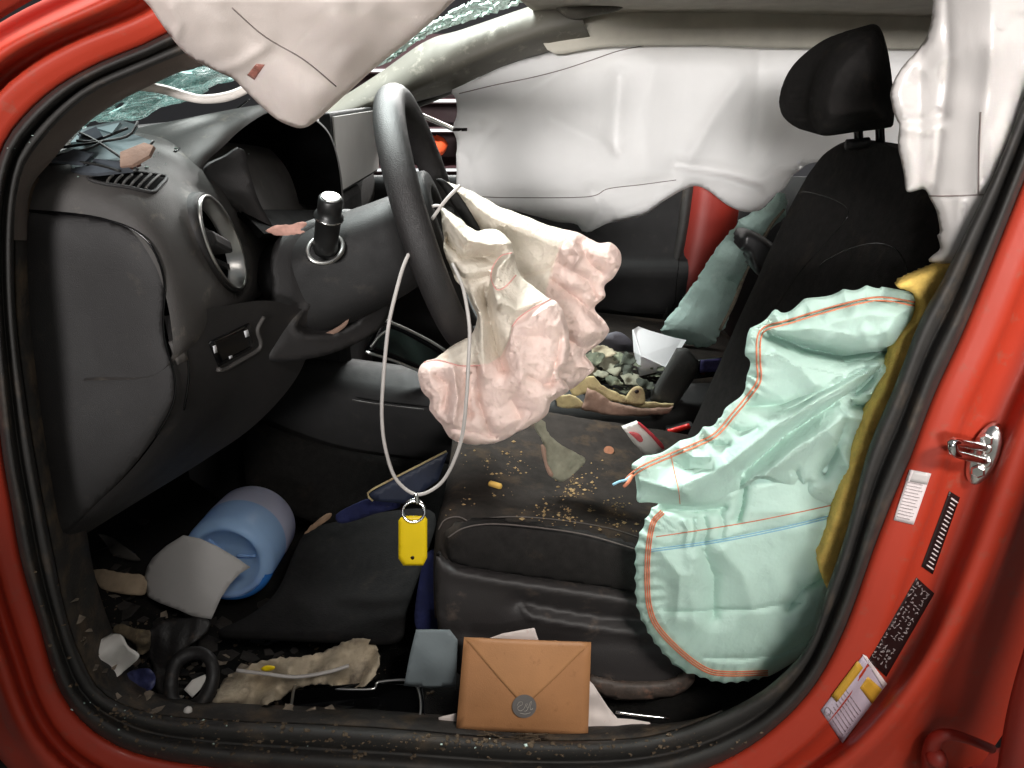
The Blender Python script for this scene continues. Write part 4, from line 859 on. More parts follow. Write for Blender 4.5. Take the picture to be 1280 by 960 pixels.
# teal side airbag of the other seat
tb_ = thing('side_airbag', P(860, 430, 1.1), 'torn dull teal side airbag strip beyond the driver seat', 'airbag')
to = [(976, 240), (984, 256), (978, 274), (960, 290), (948, 315), (936, 330), (922, 366), (912, 395), (900, 418), (886, 434), (860, 430), (838, 422), (826, 412), (846, 384), (870, 350), (890, 318), (916, 285), (934, 268), (955, 260)]
sheet('fabric', to, lambda x, y, d: 1.06 - .02*min(1, d/15)**.6 - .012*nz(x, y, 30, 2) - .026*crump(x, y, 24, 4), teal, tb_, h=2.8, smooth=False, jag=3.4, js=7, thick=.002, reg='teal')
tube('frayed_edge', online([(980, 262), (962, 284), (944, 318), (930, 346), (916, 380), (900, 412)], 'teal', .002, 40), [.003, .005, .003, .006, .004], M('frayed', lin(150, 140, 124), .9, .3, 120, .8, 300), tb_, seg=7)
# ------------------------------------------------------------------ hardware and stickers on the door jamb
sp_ = thing('door_striker', on(1232, 566, 'frame', .0), 'chrome door striker bolted to the red door pillar', 'striker')
pc = on(1230, 567, 'frame', .004); pt, pb = on(1240, 530, 'frame', .004, P(1240, 530, 0)), on(1222, 604, 'frame', .004, P(1222, 604, 0)); pr = on(1251, 562, 'frame', .004, P(1251, 562, 0)); pl0 = on(1209, 572, 'frame', .004, P(1209, 572, 0))
u_, v_ = (pr - pl0)/2, (pt - pb)/2; n_ = u_.cross(v_).normalized(); n_ = n_ if n_.y < 0 else -n_
cc = (pr + pl0 + pt + pb)/4 + n_*.004
def ering(k, h): return [cc + (u_*math.cos(t) + v_*math.sin(t))*k + n_*h for t in np.linspace(0, 2*math.pi, 49)[:-1]]
loft('base_plate', [ering(1.0, -.01), ering(1.0, .001), ering(.96, .003), ering(.5, .003), ering(.02, .003)], steel, sp_, n=48, closed=True)
for k in (.55, -.5):
    v, f = lathe_data(cc + v_*k - u_*.1, cc + v_*k - u_*.1 + n_*.007, [(0, .008), (.8, .008), (1, .006)], 6); mesh('bolt_head', v, f, steel, sp_, smooth=False)
y0 = cc.y - .030
e1, e2 = P(1193, 552, y0), P(1195, 567, y0); b1, b2 = cc + v_*.26 - u_*.05, cc - v_*.22 + u_*.15
em = (e1 + e2)/2 + (e1 - b1).normalized()*.006
pth = [b1 + (e1 - b1)*t for t in np.linspace(0, 1, 8)] + [e1*.6 + em*.4 + (e1 - b1).normalized()*.0035, em, e2*.6 + em*.4 + (e2 - b2).normalized()*.0035] + [e2 + (b2 - e2)*t for t in np.linspace(0, 1, 8)]
tube('striker_loop', pth, .0052, chrome, sp_, seg=14)
for q in (b1, b2):
    v, f = lathe_data(q - n_*.004, q + n_*.004, [(0, .010), (.7, .009), (1, .0065)], 18); mesh('loop_foot', v, f, steel, sp_)
s_ = sticker('sticker', [(1137, 587), (1164, 592), (1142, 656), (1117, 650)], 'frame', wlabel, car, 8, 12, .0015, label='white rectangular sticker on the red door pillar')
for t in np.linspace(.24, .92, 12):
    a, b = np.array((1137, 587))*(1 - t) + np.array((1117, 650))*t, np.array((1164, 592))*(1 - t) + np.array((1142, 656))*t
    k = .82 + .08*math.sin(t*40)
    tube('print_line', online([tuple(a*.9 + b*.1), tuple(a*(1 - k) + b*k)], 'frame', .0022, 8), .0003, ink, s_, seg=4)
sticker('sticker_header', [(1137, 587), (1164, 592), (1159, 606), (1132, 601)], 'frame', M('silver_label', lin(196, 190, 188), .4, .03, 50), s_, 5, 4, .002)
s_ = sticker('sticker', [(1187, 614), (1200, 622), (1166, 718), (1152, 708)], 'frame', klabel, car, 6, 16, .0015, label='narrow black barcode sticker on the red door pillar')
for t in np.linspace(.07, .95, 17):
    c_ = np.array((1193.5, 618))*(1 - t) + np.array((1159, 713))*t; big = t < .1 or t > .9
    d_ = np.array((6.5, 4.0))*(1 if big else .75)
    tube('bar_mark', online([tuple(c_ - d_*.5 + (1, 0)), tuple(c_ + d_*.9)], 'frame', .002, 5), .0011 if big else .0009, wlabel, s_, seg=5)
s_ = sticker('sticker', [(1146, 722), (1168, 742), (1108, 846), (1086, 826)], 'frame', klabel, car, 10, 20, .0015, label='black tyre pressure sticker with worn pale print')
random.seed(5)
for i in range(20):
    for j in range(4):
        if random.random() < .18: continue
        t, a = .05 + i*.046, .10 + j*.21
        c_ = (np.array((1146, 722))*(1 - a) + np.array((1168, 742))*a)*(1 - t) + (np.array((1086, 826))*(1 - a) + np.array((1108, 846))*a)*t
        pts = [tuple(c_ + np.array((random.uniform(-2.6, 2.6), random.uniform(-2.4, 2.4)))) for _ in range(4)]
        tube('print_mark', online(pts, 'frame', .002, 8), .00055, ink, s_, seg=4)
s_ = sticker('sticker', [(1080, 818), (1108, 856), (1053, 929), (1026, 888)], 'frame', plabel, car, 10, 12, .0015, label='pale and yellow warning sticker low on the red door pillar')
sticker('yellow_field', [(1072, 826), (1079, 835), (1046, 878), (1039, 870)], 'frame', ylabel, s_, 4, 8, .0024)
sticker('yellow_field', [(1085, 846), (1103, 862), (1090, 880), (1075, 860)], 'frame', ylabel, s_, 5, 5, .0024)
sticker('header_strip', [(1078, 818), (1083, 820), (1109, 855), (1104, 860)], 'frame', wlabel, s_, 4, 8, .0026)
for t in np.linspace(.52, .93, 8):
    a, b = np.array((1080, 818))*(1 - t) + np.array((1026, 888))*t, np.array((1108, 856))*(1 - t) + np.array((1053, 929))*t
    tube('print_line', online([tuple(a*.78 + b*.22), tuple(a*.12 + b*.88)], 'frame', .0024, 8), .0004, ink, s_, seg=4)
tube('print_emblem', online([(1034, 884), (1039, 889), (1036, 895), (1031, 890)], 'frame', .0024, 16, True), .0005, ink, s_, seg=4, closed=True)

# ------------------------------------------------------------------ envelope and papers on the sill
env = thing('envelope', P(652, 917, .055), 'copper brown envelope with round grey seal standing on the door sill', 'envelope')
E = [P(580, 797, .085), P(739, 803, .088), P(735, 920, .058), P(570, 912, .055)]
def Eq(a, b, h=0):
    p = (E[0]*(1 - a) + E[1]*a)*(1 - b) + (E[3]*(1 - a) + E[2]*a)*b
    return p + En*h
En = (E[1] - E[0]).cross(E[3] - E[0]).normalized(); En = En if En.y < 0 else -En
def eplate(name, poly, h, mat, parent, th=.0006, bow=.007):
    k = len(poly); v = []
    ctr = (sum(p[0] for p in poly)/k, sum(p[1] for p in poly)/k)
    R_ = 8; v.append(Eq(*ctr, h + bow*math.sin(math.pi*min(1, max(0, ctr[0])))*math.sin(math.pi*min(1, max(0, ctr[1])))))
    ed = []
    for i in range(k):
        a, b = np.array(poly[i]), np.array(poly[(i + 1) % k]); m_ = 8
        ed += [a + (b - a)*j/m_ for j in range(m_)]
    n_e = len(ed)
    for r in range(1, R_ + 1):
        for e in ed:
            q = np.array(ctr) + (e - np.array(ctr))*r/R_
            v.append(Eq(q[0], q[1], h + bow*math.sin(math.pi*min(1, max(0, q[0])))*math.sin(math.pi*min(1, max(0, q[1])))))
    f = [(0, 1 + i, 1 + (i + 1) % n_e) for i in range(n_e)]
    for r in range(R_ - 1):
        for i in range(n_e):
            a, b = 1 + r*n_e + i, 1 + r*n_e + (i + 1) % n_e; f.append((a, a + n_e, b + n_e, b))
    return mesh(name, v, [q[::-1] for q in f], mat, parent, solid=th)
eb = eplate('body', [(0, 0), (1, 0), (1, 1), (0, 1)], 0, envd, env, .002)
eplate('top_flap', [(0.0, 0), (1, 0), (.56, .60), (.5, .66), (.44, .60)], .0010, envm, env, th=.0005)
ck = .50, .675
sk_ = mesh('seal_sticker', [Eq(ck[0] + .092*math.cos(t), ck[1] + .126*math.sin(t), .0082) for t in np.linspace(0, 2*math.pi, 41)[:-1]], [tuple(range(40))], stick, env, smooth=False)
script = [[(-.055, .0), (-.045, -.04), (-.02, -.05), (-.015, -.02), (-.04, .0), (-.05, .03), (-.025, .05), (.0, .02), (.012, -.03), (.022, -.03), (.016, .0), (.028, .02), (.018, .045), (.0, .05)], [(.03, .02), (.045, -.05), (.055, -.05), (.045, .0), (.05, .03), (.066, .02)], [(-.03, .075), (.01, .08), (.05, .065)]]
for s in script:
    tube('seal_lettering', [Eq(ck[0] + x, ck[1] + y, .0087) for x, y in cr(s, 30)], .00035, M('pale_ink', lin(196, 188, 178), .5), sk_, seg=5)
pap = thing('receipt', P(780, 922, .07), 'white receipt with red flecks sticking out beside the copper envelope', 'paper')
sheet('lower_sheet', [(728, 842), (742, 856), (760, 884), (772, 898), (790, 899), (812, 903), (818, 914), (812, 920), (770, 924), (736, 925), (728, 900)], lambda x, y, d: .088 - .006*nz(x, y, 20, 2) - .012*max(0, (y - 890)/30), paperr, pap, h=4, sharp=True, thick=.0005)
pap2 = thing('receipt', P(640, 800, .1), 'white receipt corner peeping out above the copper envelope', 'paper')
sheet('upper_sheet', [(606, 800), (628, 792), (655, 787), (668, 785), (673, 800), (672, 830), (612, 830)], lambda x, y, d: .096, paperr, pap2, h=4, sharp=True, thick=.0005)
sheet('card', [(520, 787), (562, 787), (572, 800), (570, 858), (538, 860), (505, 857), (512, 820)], lambda x, y, d: .115 - .004*nz(x, y, 30, 1) - .010*math.sin((y - 787)/70*math.pi), greyp, None, h=5, sharp=True, thick=.0008, label='slate grey card leaning left of the copper envelope', cat='card')
sheet('wrapper_scrap', [(548, 897), (570, 892), (572, 908), (550, 910)], lambda x, y, d: .075, paperr, None, h=4, sharp=True, thick=.0008, label='tiny pale wrapper strip at lower left corner of the envelope', cat='wrapper')
# black tray
tr = thing('storage_tray', P(440, 905, .08), 'black plastic tray with pale rim lying at the door sill', 'tray')
T = [P(366, 862, .13), P(470, 852, .15), P(528, 858, .15), P(532, 900, .085), P(440, 907, .08), P(356, 898, .085)]
tr_in = [p + V((0, 0, -.03)) for p in T]
mesh('tray_well', [tuple(p) for p in T + tr_in], [(i, (i + 1) % 6, 6 + (i + 1) % 6, 6 + i) for i in range(6)] + [(6, 7, 8, 9, 10, 11)], gloss, tr, smooth=False, solid=.002)
tube('tray_rim', PP([(356, 895, .085), (364, 882, .10), (368, 860, .13), (376, 855, .14), (414, 855, .15), (420, 861, .14), (466, 861, .14), (472, 853, .15), (505, 850, .15), (520, 856, .14), (526, 880, .11), (520, 902, .085), (490, 906, .08), (462, 904, .08)]), .0022, satin, tr, n=80, seg=8)
tube('front_lip', PP([(455, 904, .075), (490, 903, .075), (525, 900, .075)]), .0016, trimgrey, tr, n=12, seg=6)

# ------------------------------------------------------------------ footwell: jug, mat, scraps
jug = thing('washer_fluid_jug', PZ(290, 770, FZ), 'translucent blue plastic jug lying in the footwell', 'jug')
ja, jb = P(322, 650, .545), P(283, 702, .37)
JP = [(-.06, .03), (-.05, .05), (0, .070), (.10, .080), (.45, .082), (.9, .082), (.97, .079), (1.02, .070), (1.03, .064), (1.0, .058), (.94, .052), (.90, .03), (.89, .012)]
v, f = lathe_data(ja, jb, JP, 56); jbody = mesh('jug_body', v, f, jugm, jug)
v, f = lathe_data(ja, jb, [(t, r + .0006) for t, r in JP[:5]] + [(.52, .0826)], 56); mesh('frosted_half', v, f[:-2], jugo, jug)
v, f = lathe_data(ja, jb, [(t, r + .0009) for t, r in cr(JP[4:10], 26)], 72)
jc = (ja + jb)/2
f = [q for q in f[:-2] if sum(v[i].z - (jc + (jb - ja)*((v[i] - ja).dot(jb - ja)/(jb - ja).length_squared - .5)).z for i in q)/4 < -.028]
mesh('blue_fluid', v, f, fluid, jug)
jn = (jb - ja).normalized(); jx = jn.orthogonal().normalized(); jy = jn.cross(jx)
for k in range(3):
    a_ = 2.1*k + .4; d_ = jx*math.cos(a_) + jy*math.sin(a_)
    tube('base_rib', [ja + (jb - ja)*.905 + d_*.014, ja + (jb - ja)*.955 + d_*.05], .003, jugm, jbody, seg=8, n=8)
sheet('jug_label', [(180, 722), (184, 708), (191, 697), (208, 682), (229, 669), (250, 673), (272, 683), (294, 696), (313, 709), (300, 717), (288, 730), (276, 748), (264, 774), (240, 770), (222, 762), (200, 754), (184, 746)], lambda x, y, d: .30 - .0006*(x - 246)*0 - .03*math.sin(math.pi*max(0, min(1, (x - 175)/145)))**.8 + .0010*(740 - y)*.6, labelg, jug, h=5, sharp=True, thick=.0006)
mat_ = sheet('floor_mat', [(272, 790), (330, 794), (420, 797), (496, 797), (508, 760), (530, 700), (545, 650), (530, 636), (480, 640), (420, 652), (384, 664), (368, 690), (345, 740), (310, 770)], lambda x, y, d: .20 + .0021*(797 - y) - .015*nz(x, y, 70, 3) - .010*math.sin(x/40), M('floor_mat_black', lin(20, 19, 19), .95, .25, 60, .6, 300, spec=.15, dirt=(lin(38, 34, 30), .1, 26)), None, h=8, thick=.010, label='black floor mat buckled up in the footwell', cat='floor mat')
bl = thing('blue_cloth', P(540, 790, .2), 'dark blue cloth squeezed between floor mat and seat', 'cloth')
sheet('lower_fold', [(530, 700), (548, 690), (552, 730), (556, 790), (528, 792), (518, 770)], lambda x, y, d: .19 - .02*crump(x, y, 26, 2), bluecl, bl, h=5, thick=.003)
sheet('upper_fold', [(420, 644), (440, 632), (462, 624), (494, 626), (500, 634), (470, 642), (440, 652), (424, 654)], lambda x, y, d: .36 - .02*crump(x, y, 22, 3), bluecl, bl, h=5, thick=.003)
pf = thing('booklet', P(480, 630, .38), 'dark booklet with tan edge propped against the seat front', 'booklet')
sheet('cover', [(461, 618), (490, 601), (545, 572), (560, 566), (548, 600), (508, 630), (466, 626)], lambda x, y, d: .33 + .0006*(x - 460)*0, M('booklet_blue', lin(40, 46, 64), .5, .15, 30), pf, h=6, sharp=True, thick=.002)
tube('tan_edge', PP([(466, 626, .327), (460, 616, .327), (490, 599, .327), (525, 581, .327), (558, 564, .327)]), .0018, tan, pf, n=20, seg=6)
random.seed(11)
def scrap(name, pts, Y, mat, label, cat, cr_=.012, s=14, h=3.4, jag=1.2, th=.0012, sharp=False, seed=1, grp=None, slope=.0006):
    y1 = max(p[1] for p in pts)
    return sheet(name, pts, lambda x, y, d: Y + slope*(y1 - y) - cr_*crump(x, y, s, seed) - cr_*.5*nz(x, y, s*1.5, seed), mat, None, h=h, jag=jag, js=6, thick=th, sharp=sharp, label=label, cat=cat, group=grp)
scrap('paper_cup', [(117, 812), (128, 798), (142, 792), (152, 794), (160, 808), (174, 820), (160, 834), (142, 848), (124, 842), (113, 828)], .085, paperw, 'crushed white paper cup in the front corner of the footwell', 'cup', .03, 26)
scrap('brown_wrapper', [(112, 716), (126, 711), (150, 716), (178, 719), (184, 736), (178, 744), (150, 742), (130, 737), (120, 728)], .30, M('beige_wrap', lin(150, 132, 110), .8, .2, 40, .4, 200), 'beige wrapper lying left of the jug label', 'wrapper', .02, 24)
scrap('dark_wrapper', [(92, 678), (104, 668), (130, 668), (152, 680), (176, 700), (160, 700), (130, 692), (104, 690)], .38, M('grey_wrap', lin(62, 58, 54), .8, .2, 40, .4, 200), 'dull grey torn sheet under the dashboard end', 'scrap', .02, 30)
scrap('blue_wrapper', [(152, 848), (166, 838), (186, 836), (194, 846), (190, 860), (174, 868), (160, 860)], .10, M('navy_wrap', lin(54, 58, 96), .5, .4, 90, .4, 200), 'crumpled navy wrapper beside the crushed cup', 'wrapper', .02, 12)
scrap('tan_strip', [(146, 852), (152, 850), (164, 860), (174, 868), (170, 873), (158, 866)], .09, M('tan_wrap', lin(150, 128, 112), .8, .2, 80), 'small tan strip below the navy wrapper', 'scrap', .006, 10)
scrap('muddy_scrap', [(140, 790), (150, 780), (172, 786), (188, 790), (186, 812), (176, 818), (166, 806), (156, 796)], .15, M('muddy', lin(96, 84, 66), .9, .4, 60, .8, 200, dirt=(lin(160, 140, 100), .2, 60)), 'muddy crumpled scrap above the crushed cup', 'scrap', .025, 12)
hose = thing('rubber_boot', P(240, 890, .11), 'torn black rubber boot with ring opening on the footwell floor', 'rubber boot')
rbm_ = M('torn_rubber', lin(30, 28, 28), .55, .2, 40, .4, 200, dirt=(lin(84, 70, 60), .15, 30))
tube('ring', PP([(214, 850, .115), (222, 826, .14), (244, 816, .15), (262, 824, .14), (266, 848, .12), (254, 876, .10), (234, 884, .095), (216, 874, .10)]), [.010, .012, .009, .010, .012, .009, .011], rbm_, hose, closed=True, n=60, seg=12)
sheet('sleeve', [(186, 790), (200, 776), (224, 772), (250, 772), (262, 778), (256, 792), (238, 806), (220, 822), (208, 850), (206, 876), (196, 862), (190, 830), (180, 806)], lambda x, y, d: .15 + .0008*(880 - y) - .03*crump(x, y, 34, 4) - .01, rbm_, hose, h=4, jag=1.5, thick=.004)
scrap('white_slip', [(230, 862), (240, 850), (256, 843), (258, 848), (250, 862), (240, 872)], .105, paperw, 'white slip seen inside the black rubber ring', 'paper', .004, 20, sharp=True, jag=0)
scrap('dirty_rag', [(262, 884), (274, 860), (288, 842), (306, 836), (330, 826), (352, 822), (384, 820), (410, 812), (436, 800), (462, 800), (474, 820), (470, 842), (452, 858), (424, 860), (400, 854), (370, 862), (340, 878), (310, 886), (280, 886)], .135, M('dirty_rag', lin(176, 162, 140), .9, .25, 30, .6, 200, dirt=(lin(86, 76, 68), .42, 22)), 'dirty cream rag crumpled on the sill beside the tray', 'rag', .05, 22, h=2.8, slope=.0008, jag=3)
tube('rag_fold', PP([(296, 838, .105), (330, 842, .10), (370, 846, .10), (410, 840, .105), (436, 832, .11)]), .0026, cable, bpy.data.objects['dirty_rag'], n=30, seg=8)  # pale tube standing in for a white fold of the rag
sheet('yellow_patch', [(326, 836), (334, 832), (344, 834), (340, 838), (330, 839)], lambda x, y, d: .098, yellow, bpy.data.objects['dirty_rag'], h=3, thick=.001)
cot = thing('cotton_bud', P(222, 894, .06), 'white cotton bud lying on the dirty sill', 'cotton bud')
tube('stick', PP([(210, 898, .055), (222, 896, .055), (232, 890, .055)]), .0011, paperw, cot, n=10, seg=6)
v, f = lathe_data(P(230, 890, .055), P(240, 886, .058), [(0, .002), (.2, .005), (.6, .006), (.9, .004), (1, .001)], 12); mesh('cotton_tip', v, f, paperw, cot)
scrap('twig', [(380, 668), (392, 654), (408, 642), (414, 641), (412, 648), (398, 658), (388, 664)], .40, M('twig_tan', lin(120, 96, 76), .9, .2, 60), 'tan splinter lying behind the floor mat', 'splinter', .006, 8)
# ------------------------------------------------------------------ debris on seats
SEATS = ('cushion', 'tunnel', 'pcush')
fb = thing('foam_box', P(820, 474, .86), 'bright white bent foam container between the seats', 'container')
W = PP([(791, 412, .88), (798, 408, .9), (828, 419, .93), (858, 425, .93), (836, 460, .84), (801, 444, .83), (800, 474, .85), (829, 471, .86), (836, 462, .845), (793, 440, .86)])
mesh('top_panel', [W[0], W[1], W[2], W[3], W[4], W[5], W[9]], [(0, 6, 5, 4, 3, 2, 1)], foamw, fb, smooth=False, solid=.003)
mesh('front_panel', [W[5] + V((0, -.002, -.001)), W[4] + V((0, -.002, -.001)), W[7], W[6]], [(0, 3, 2, 1)], foamw, fb, smooth=False, solid=.003)
mesh('end_panel', [W[0] + V((-.001, 0, 0)), W[9] + V((-.001, 0, 0)), W[6] + V((-.001, 0, 0)), W[5] + V((-.001, 0, -.001))], [(0, 1, 2, 3)], foamw, fb, smooth=False, solid=.003)
tf = thing('trim_fragment', P(790, 522, .66), 'broken tan trim fragment with a lug lying by the console', 'trim fragment')
sheet('top_face', [(708, 478), (724, 474), (742, 470), (752, 482), (776, 494), (800, 502), (842, 506), (842, 510), (800, 510), (760, 500), (738, 490), (716, 496)], lambda x, y, d: .68 - .004*nz(x, y, 12, 1), tan, tf, h=3, sharp=True, jag=1.5, js=6, thick=.004)
sheet('side_face', [(734, 486), (744, 488), (764, 502), (800, 511), (842, 509), (836, 517), (800, 521), (756, 518), (726, 512), (730, 500)], lambda x, y, d: .655 - .004*min(1, d/5) - .003*nz(x, y, 8, 2), tanr, tf, h=3, sharp=True, jag=1.2, js=6, thick=.005)
sheet('lug', [(782, 502), (786, 490), (794, 483), (802, 484), (806, 492), (804, 506)], lambda x, y, d: .667 - .003*min(1, d/3), tan, tf, h=3, thick=.005)
sheet('lug_hole', [(793, 489), (797, 487), (799, 490), (795, 492)], lambda x, y, d: .661, klabel, tf, h=2, thick=.0004)
sheet('torn_end', [(694, 496), (712, 494), (728, 502), (726, 510), (700, 509), (696, 502)], lambda x, y, d: .66 - .004*nz(x, y, 8, 1), tan, tf, h=3, jag=1.5, js=5, thick=.004)
gs = thing('lining_scrap', P(706, 600, .36), 'torn grey green scrap lying on the seat cushion', 'scrap')
sheet('scrap_face', [(670, 524), (682, 528), (684, 540), (698, 554), (716, 564), (732, 574), (724, 586), (710, 598), (700, 602), (688, 594), (682, 574), (678, 552), (670, 538)], lambda x, y, d: .30 + .0006*(600 - y) - .012*nz(x, y, 24, 3) - .006*crump(x, y, 16, 2), leafp, gs, h=3, jag=1.5, js=6, thick=.002)
sheet('scrap_edge', [(676, 556), (682, 560), (684, 578), (692, 594), (686, 594), (680, 578)], lambda x, y, d: .288 + .0006*(600 - y), tanr, gs, h=3, thick=.003)
random.seed(3)
leafs = [(742, 448, 16, 9), (762, 456, 18, 10), (780, 462, 14, 8), (756, 438, 14, 8), (772, 446, 12, 7), (790, 474, 16, 7), (806, 480, 12, 6), (740, 462, 10, 7), (764, 474, 14, 6), (752, 468, 10, 5), (786, 448, 10, 8), (748, 440, 10, 6)]
LM = [leafg, leafp, M('dark_leaf', lin(50, 54, 44), .8, .3, 60, .4, 120), M('pale_husk', lin(150, 140, 118), .85, .2, 60, .4, 120)]
for i, (x, y, a, b) in enumerate(leafs):
    an = random.uniform(-.6, .6); pts = []
    for k in range(9):
        t = 2*math.pi*k/9; r = random.uniform(.7, 1.15); u, w_ = a*r*math.cos(t), b*r*math.sin(t); pts.append((x + u*math.cos(an) - w_*math.sin(an), y + u*math.sin(an) + w_*math.cos(an)))
    sheet('leaf_scrap', pts, lambda X, Y_, d, i=i: .74 + .0022*(480 - Y_) - .014*nz(X, Y_, 9, i) - .012*crump(X, Y_, 12, i) - .02*(i % 3 == 0), LM[i % 4], None, h=2.4, jag=3, js=5, thick=.0012, label='%s leaf scrap, %s of its colour in the debris heap' % (('green', 'grey', 'dark green', 'pale tan')[i % 4], ('leftmost', 'middle', 'rightmost')[sorted(leafs[i % 4::4]).index(leafs[i])]), cat='leaf scrap', group='leafy scraps heaped on the console')
sheet('grey_cover', [(742, 428), (760, 418), (776, 416), (792, 430), (792, 446), (770, 442), (750, 438)], lambda x, y, d: .95, M('slate_plastic', lin(82, 80, 88), .6, .08, 20), None, h=6, thick=.006, label='smooth slate grey plastic piece behind the debris heap', cat='plastic piece')
pk_ = thing('cigarette_packet', P(806, 560, .5), 'white and red crushed packet lying by the belt buckle', 'packet')
sheet('packet_face', [(778, 535), (797, 529), (816, 546), (828, 560), (818, 570), (806, 568), (792, 554)], lambda x, y, d: .50 - .003*nz(x, y, 10, 1), paperw, pk_, h=4, sharp=True, thick=.010)
sheet('red_mark', [(786, 540), (798, 542), (804, 550), (800, 553), (792, 546)], lambda x, y, d: .494, M('packet_red', lin(216, 96, 100), .5, .2, 90), pk_, h=3, thick=.0006)
sheet('red_edge', [(797, 529), (801, 529), (820, 546), (830, 558), (828, 562), (815, 547)], lambda x, y, d: .497, M('packet_red_edge', lin(220, 70, 80), .5, .2, 90), pk_, h=3, thick=.0006)
def ond(x, y, l, regs=SEATS): return on(x, y, regs, l, P(x, y, .45))
cp_ = ond(761, 563, .003); v, f = lathe_data(cp_ - V((0, 0, .001)), cp_ + V((0, -.0012, .0012)), [(0, .0095), (1, .0095)], 24); mesh('coin', v, f, copper, None, smooth=False, label='copper coin on the dirty seat cushion', cat='coin')
e0, e1 = ond(611, 604, .006), ond(627, 609, .006); v, f = lathe_data(e0, e1, [(0, .003), (.1, .0055), (.9, .0055), (1, .003)], 14); mesh('ear_plug', v, f, pill, None, label='small orange foam ear plug on the seat cushion', cat='ear plug')
# crumbs: uncountable, one object
random.seed(21); vv_, ff_ = [], []
cl = [(690, 640, 60, 22, 150), (640, 600, 40, 20, 80), (730, 620, 50, 26, 110), (620, 575, 40, 14, 50), (760, 650, 40, 18, 80), (700, 580, 60, 30, 60), (600, 640, 50, 20, 30), (765, 480, 30, 14, 60), (716, 630, 12, 18, 90), (770, 625, 16, 16, 50)]
for cx, cy, sx, sy, n in cl:
    for _ in range(n):
        x, y = random.gauss(cx, sx*.6), random.gauss(cy, sy*.6); h_ = on(x, y, ('cushion', 'tunnel'), .0005)
        if h_ is None or nz(x, y, 20, 3) < random.uniform(-.25, .2): continue
        r = random.choice((.0008, .0010, .0014, .0018, .0028)) if random.random() > .05 else .004
        o0 = len(vv_); vv_ += [tuple(h_ + V((random.uniform(.5, 1.3)*r*a, random.uniform(.5, 1.3)*r*b, random.uniform(.4, 1)*r*c + r*.3))) for a, b, c in ((1, 0, 0), (-1, 0, 0), (0, 1, 0), (0, -1, 0), (0, 0, 1), (0, 0, -.6))]
        ff_ += [tuple(o0 + i for i in q) for q in ((0, 2, 4), (2, 1, 4), (1, 3, 4), (3, 0, 4), (2, 0, 5), (1, 2, 5), (3, 1, 5), (0, 3, 5))]
mesh('crumbs', vv_, ff_, crumbm, None, smooth=False, kind='stuff', label='tan crumbs scattered over the driver seat cushion', cat='crumbs')
random.seed(22); vv_, ff_ = [], []
for _ in range(420):
    x = random.choice((random.uniform(100, 520), random.gauss(200, 60), random.gauss(680, 60), random.uniform(560, 860))); y = random.uniform(868, 945)
    h_ = on(x, y, ('sill', 'seal'), .0004)
    if h_ is None: continue
    r = random.choice((.0006, .0008, .0012, .0016, .0028))
    o0 = len(vv_); vv_ += [tuple(h_ + V((random.uniform(.5, 1.3)*r*a, random.uniform(.5, 1.3)*r*b, random.uniform(.4, 1)*r*c + r*.3))) for a, b, c in ((1, 0, 0), (-1, 0, 0), (0, 1, 0), (0, -1, 0), (0, 0, 1), (0, 0, -.6))]
    ff_ += [tuple(o0 + i for i in q) for q in ((0, 2, 4), (2, 1, 4), (1, 3, 4), (3, 0, 4), (2, 0, 5), (1, 2, 5), (3, 1, 5), (0, 3, 5))]
mesh('grit', vv_, ff_, mud, None, smooth=False, kind='stuff', label='brown grit scattered along the door sill', cat='grit')
# dry straw under the envelope
random.seed(9); D = []
for _ in range(34):
    x = random.uniform(612, 690); y = random.uniform(918, 930); D.append(tube_data(PP([(x, y, .045), (x + random.uniform(-14, 14), y + random.uniform(-3, 2), .035), (x + random.uniform(-24, 24), y + random.uniform(-4, 5), .03)]), .0007, 4))
v, f = join(*D); mesh('dry_straw', v, f, mud, None, kind='stuff', label='dry straw wisps on the sill below the envelope', cat='straw')
# ------------------------------------------------------------------ rack seen through the far quarter window
rk = thing('storage_rack', (-.1, 3.2, 0), 'maroon storage rack with white shelf edges outside the far window', 'rack')
for z in (.62, .82, 1.0, 1.13, 1.26):
    v, f = boxd((-.4, 3.3, z), (.5, 0, 0), (0, .3, 0), (0, 0, .012)); s = mesh('shelf', v, f, rackm, rk, smooth=False)
    v, f = boxd((-.4, 2.99, z), (.5, 0, 0), (0, .004, 0), (0, 0, .006)); mesh('shelf_edge', v, f, white, s, smooth=False)
for x in (-.93, .13):
    v, f = boxd((x, 3.0, .75), (.03, 0, 0), (0, .03, 0), (0, 0, .75)); mesh('post', v, f, rackm, rk, smooth=False)
v, f = boxd((-.4, 3.6, .75), (.5, 0, 0), (0, .006, 0), (0, 0, .7)); mesh('back_panel', v, f, rackm, rk, smooth=False)
ob = P(545, 181, 3.05)
mesh('orange_bag', [tuple(ob + V((.055*math.cos(t)*s_ + .02*(s_ - 1), .06*math.sin(t)*s_, z + .012*math.cos(3*t)))) for z, s_ in ((-.035, .9), (-.01, 1.05), (.02, .8), (.035, .3)) for t in np.linspace(0, 2*math.pi, 17)[:-1]], grid_faces(4, 16, True) + [tuple(range(16))[::-1], tuple(range(48, 64))], orangep, None, label='orange bag on the shelf outside the far window', cat='bag')

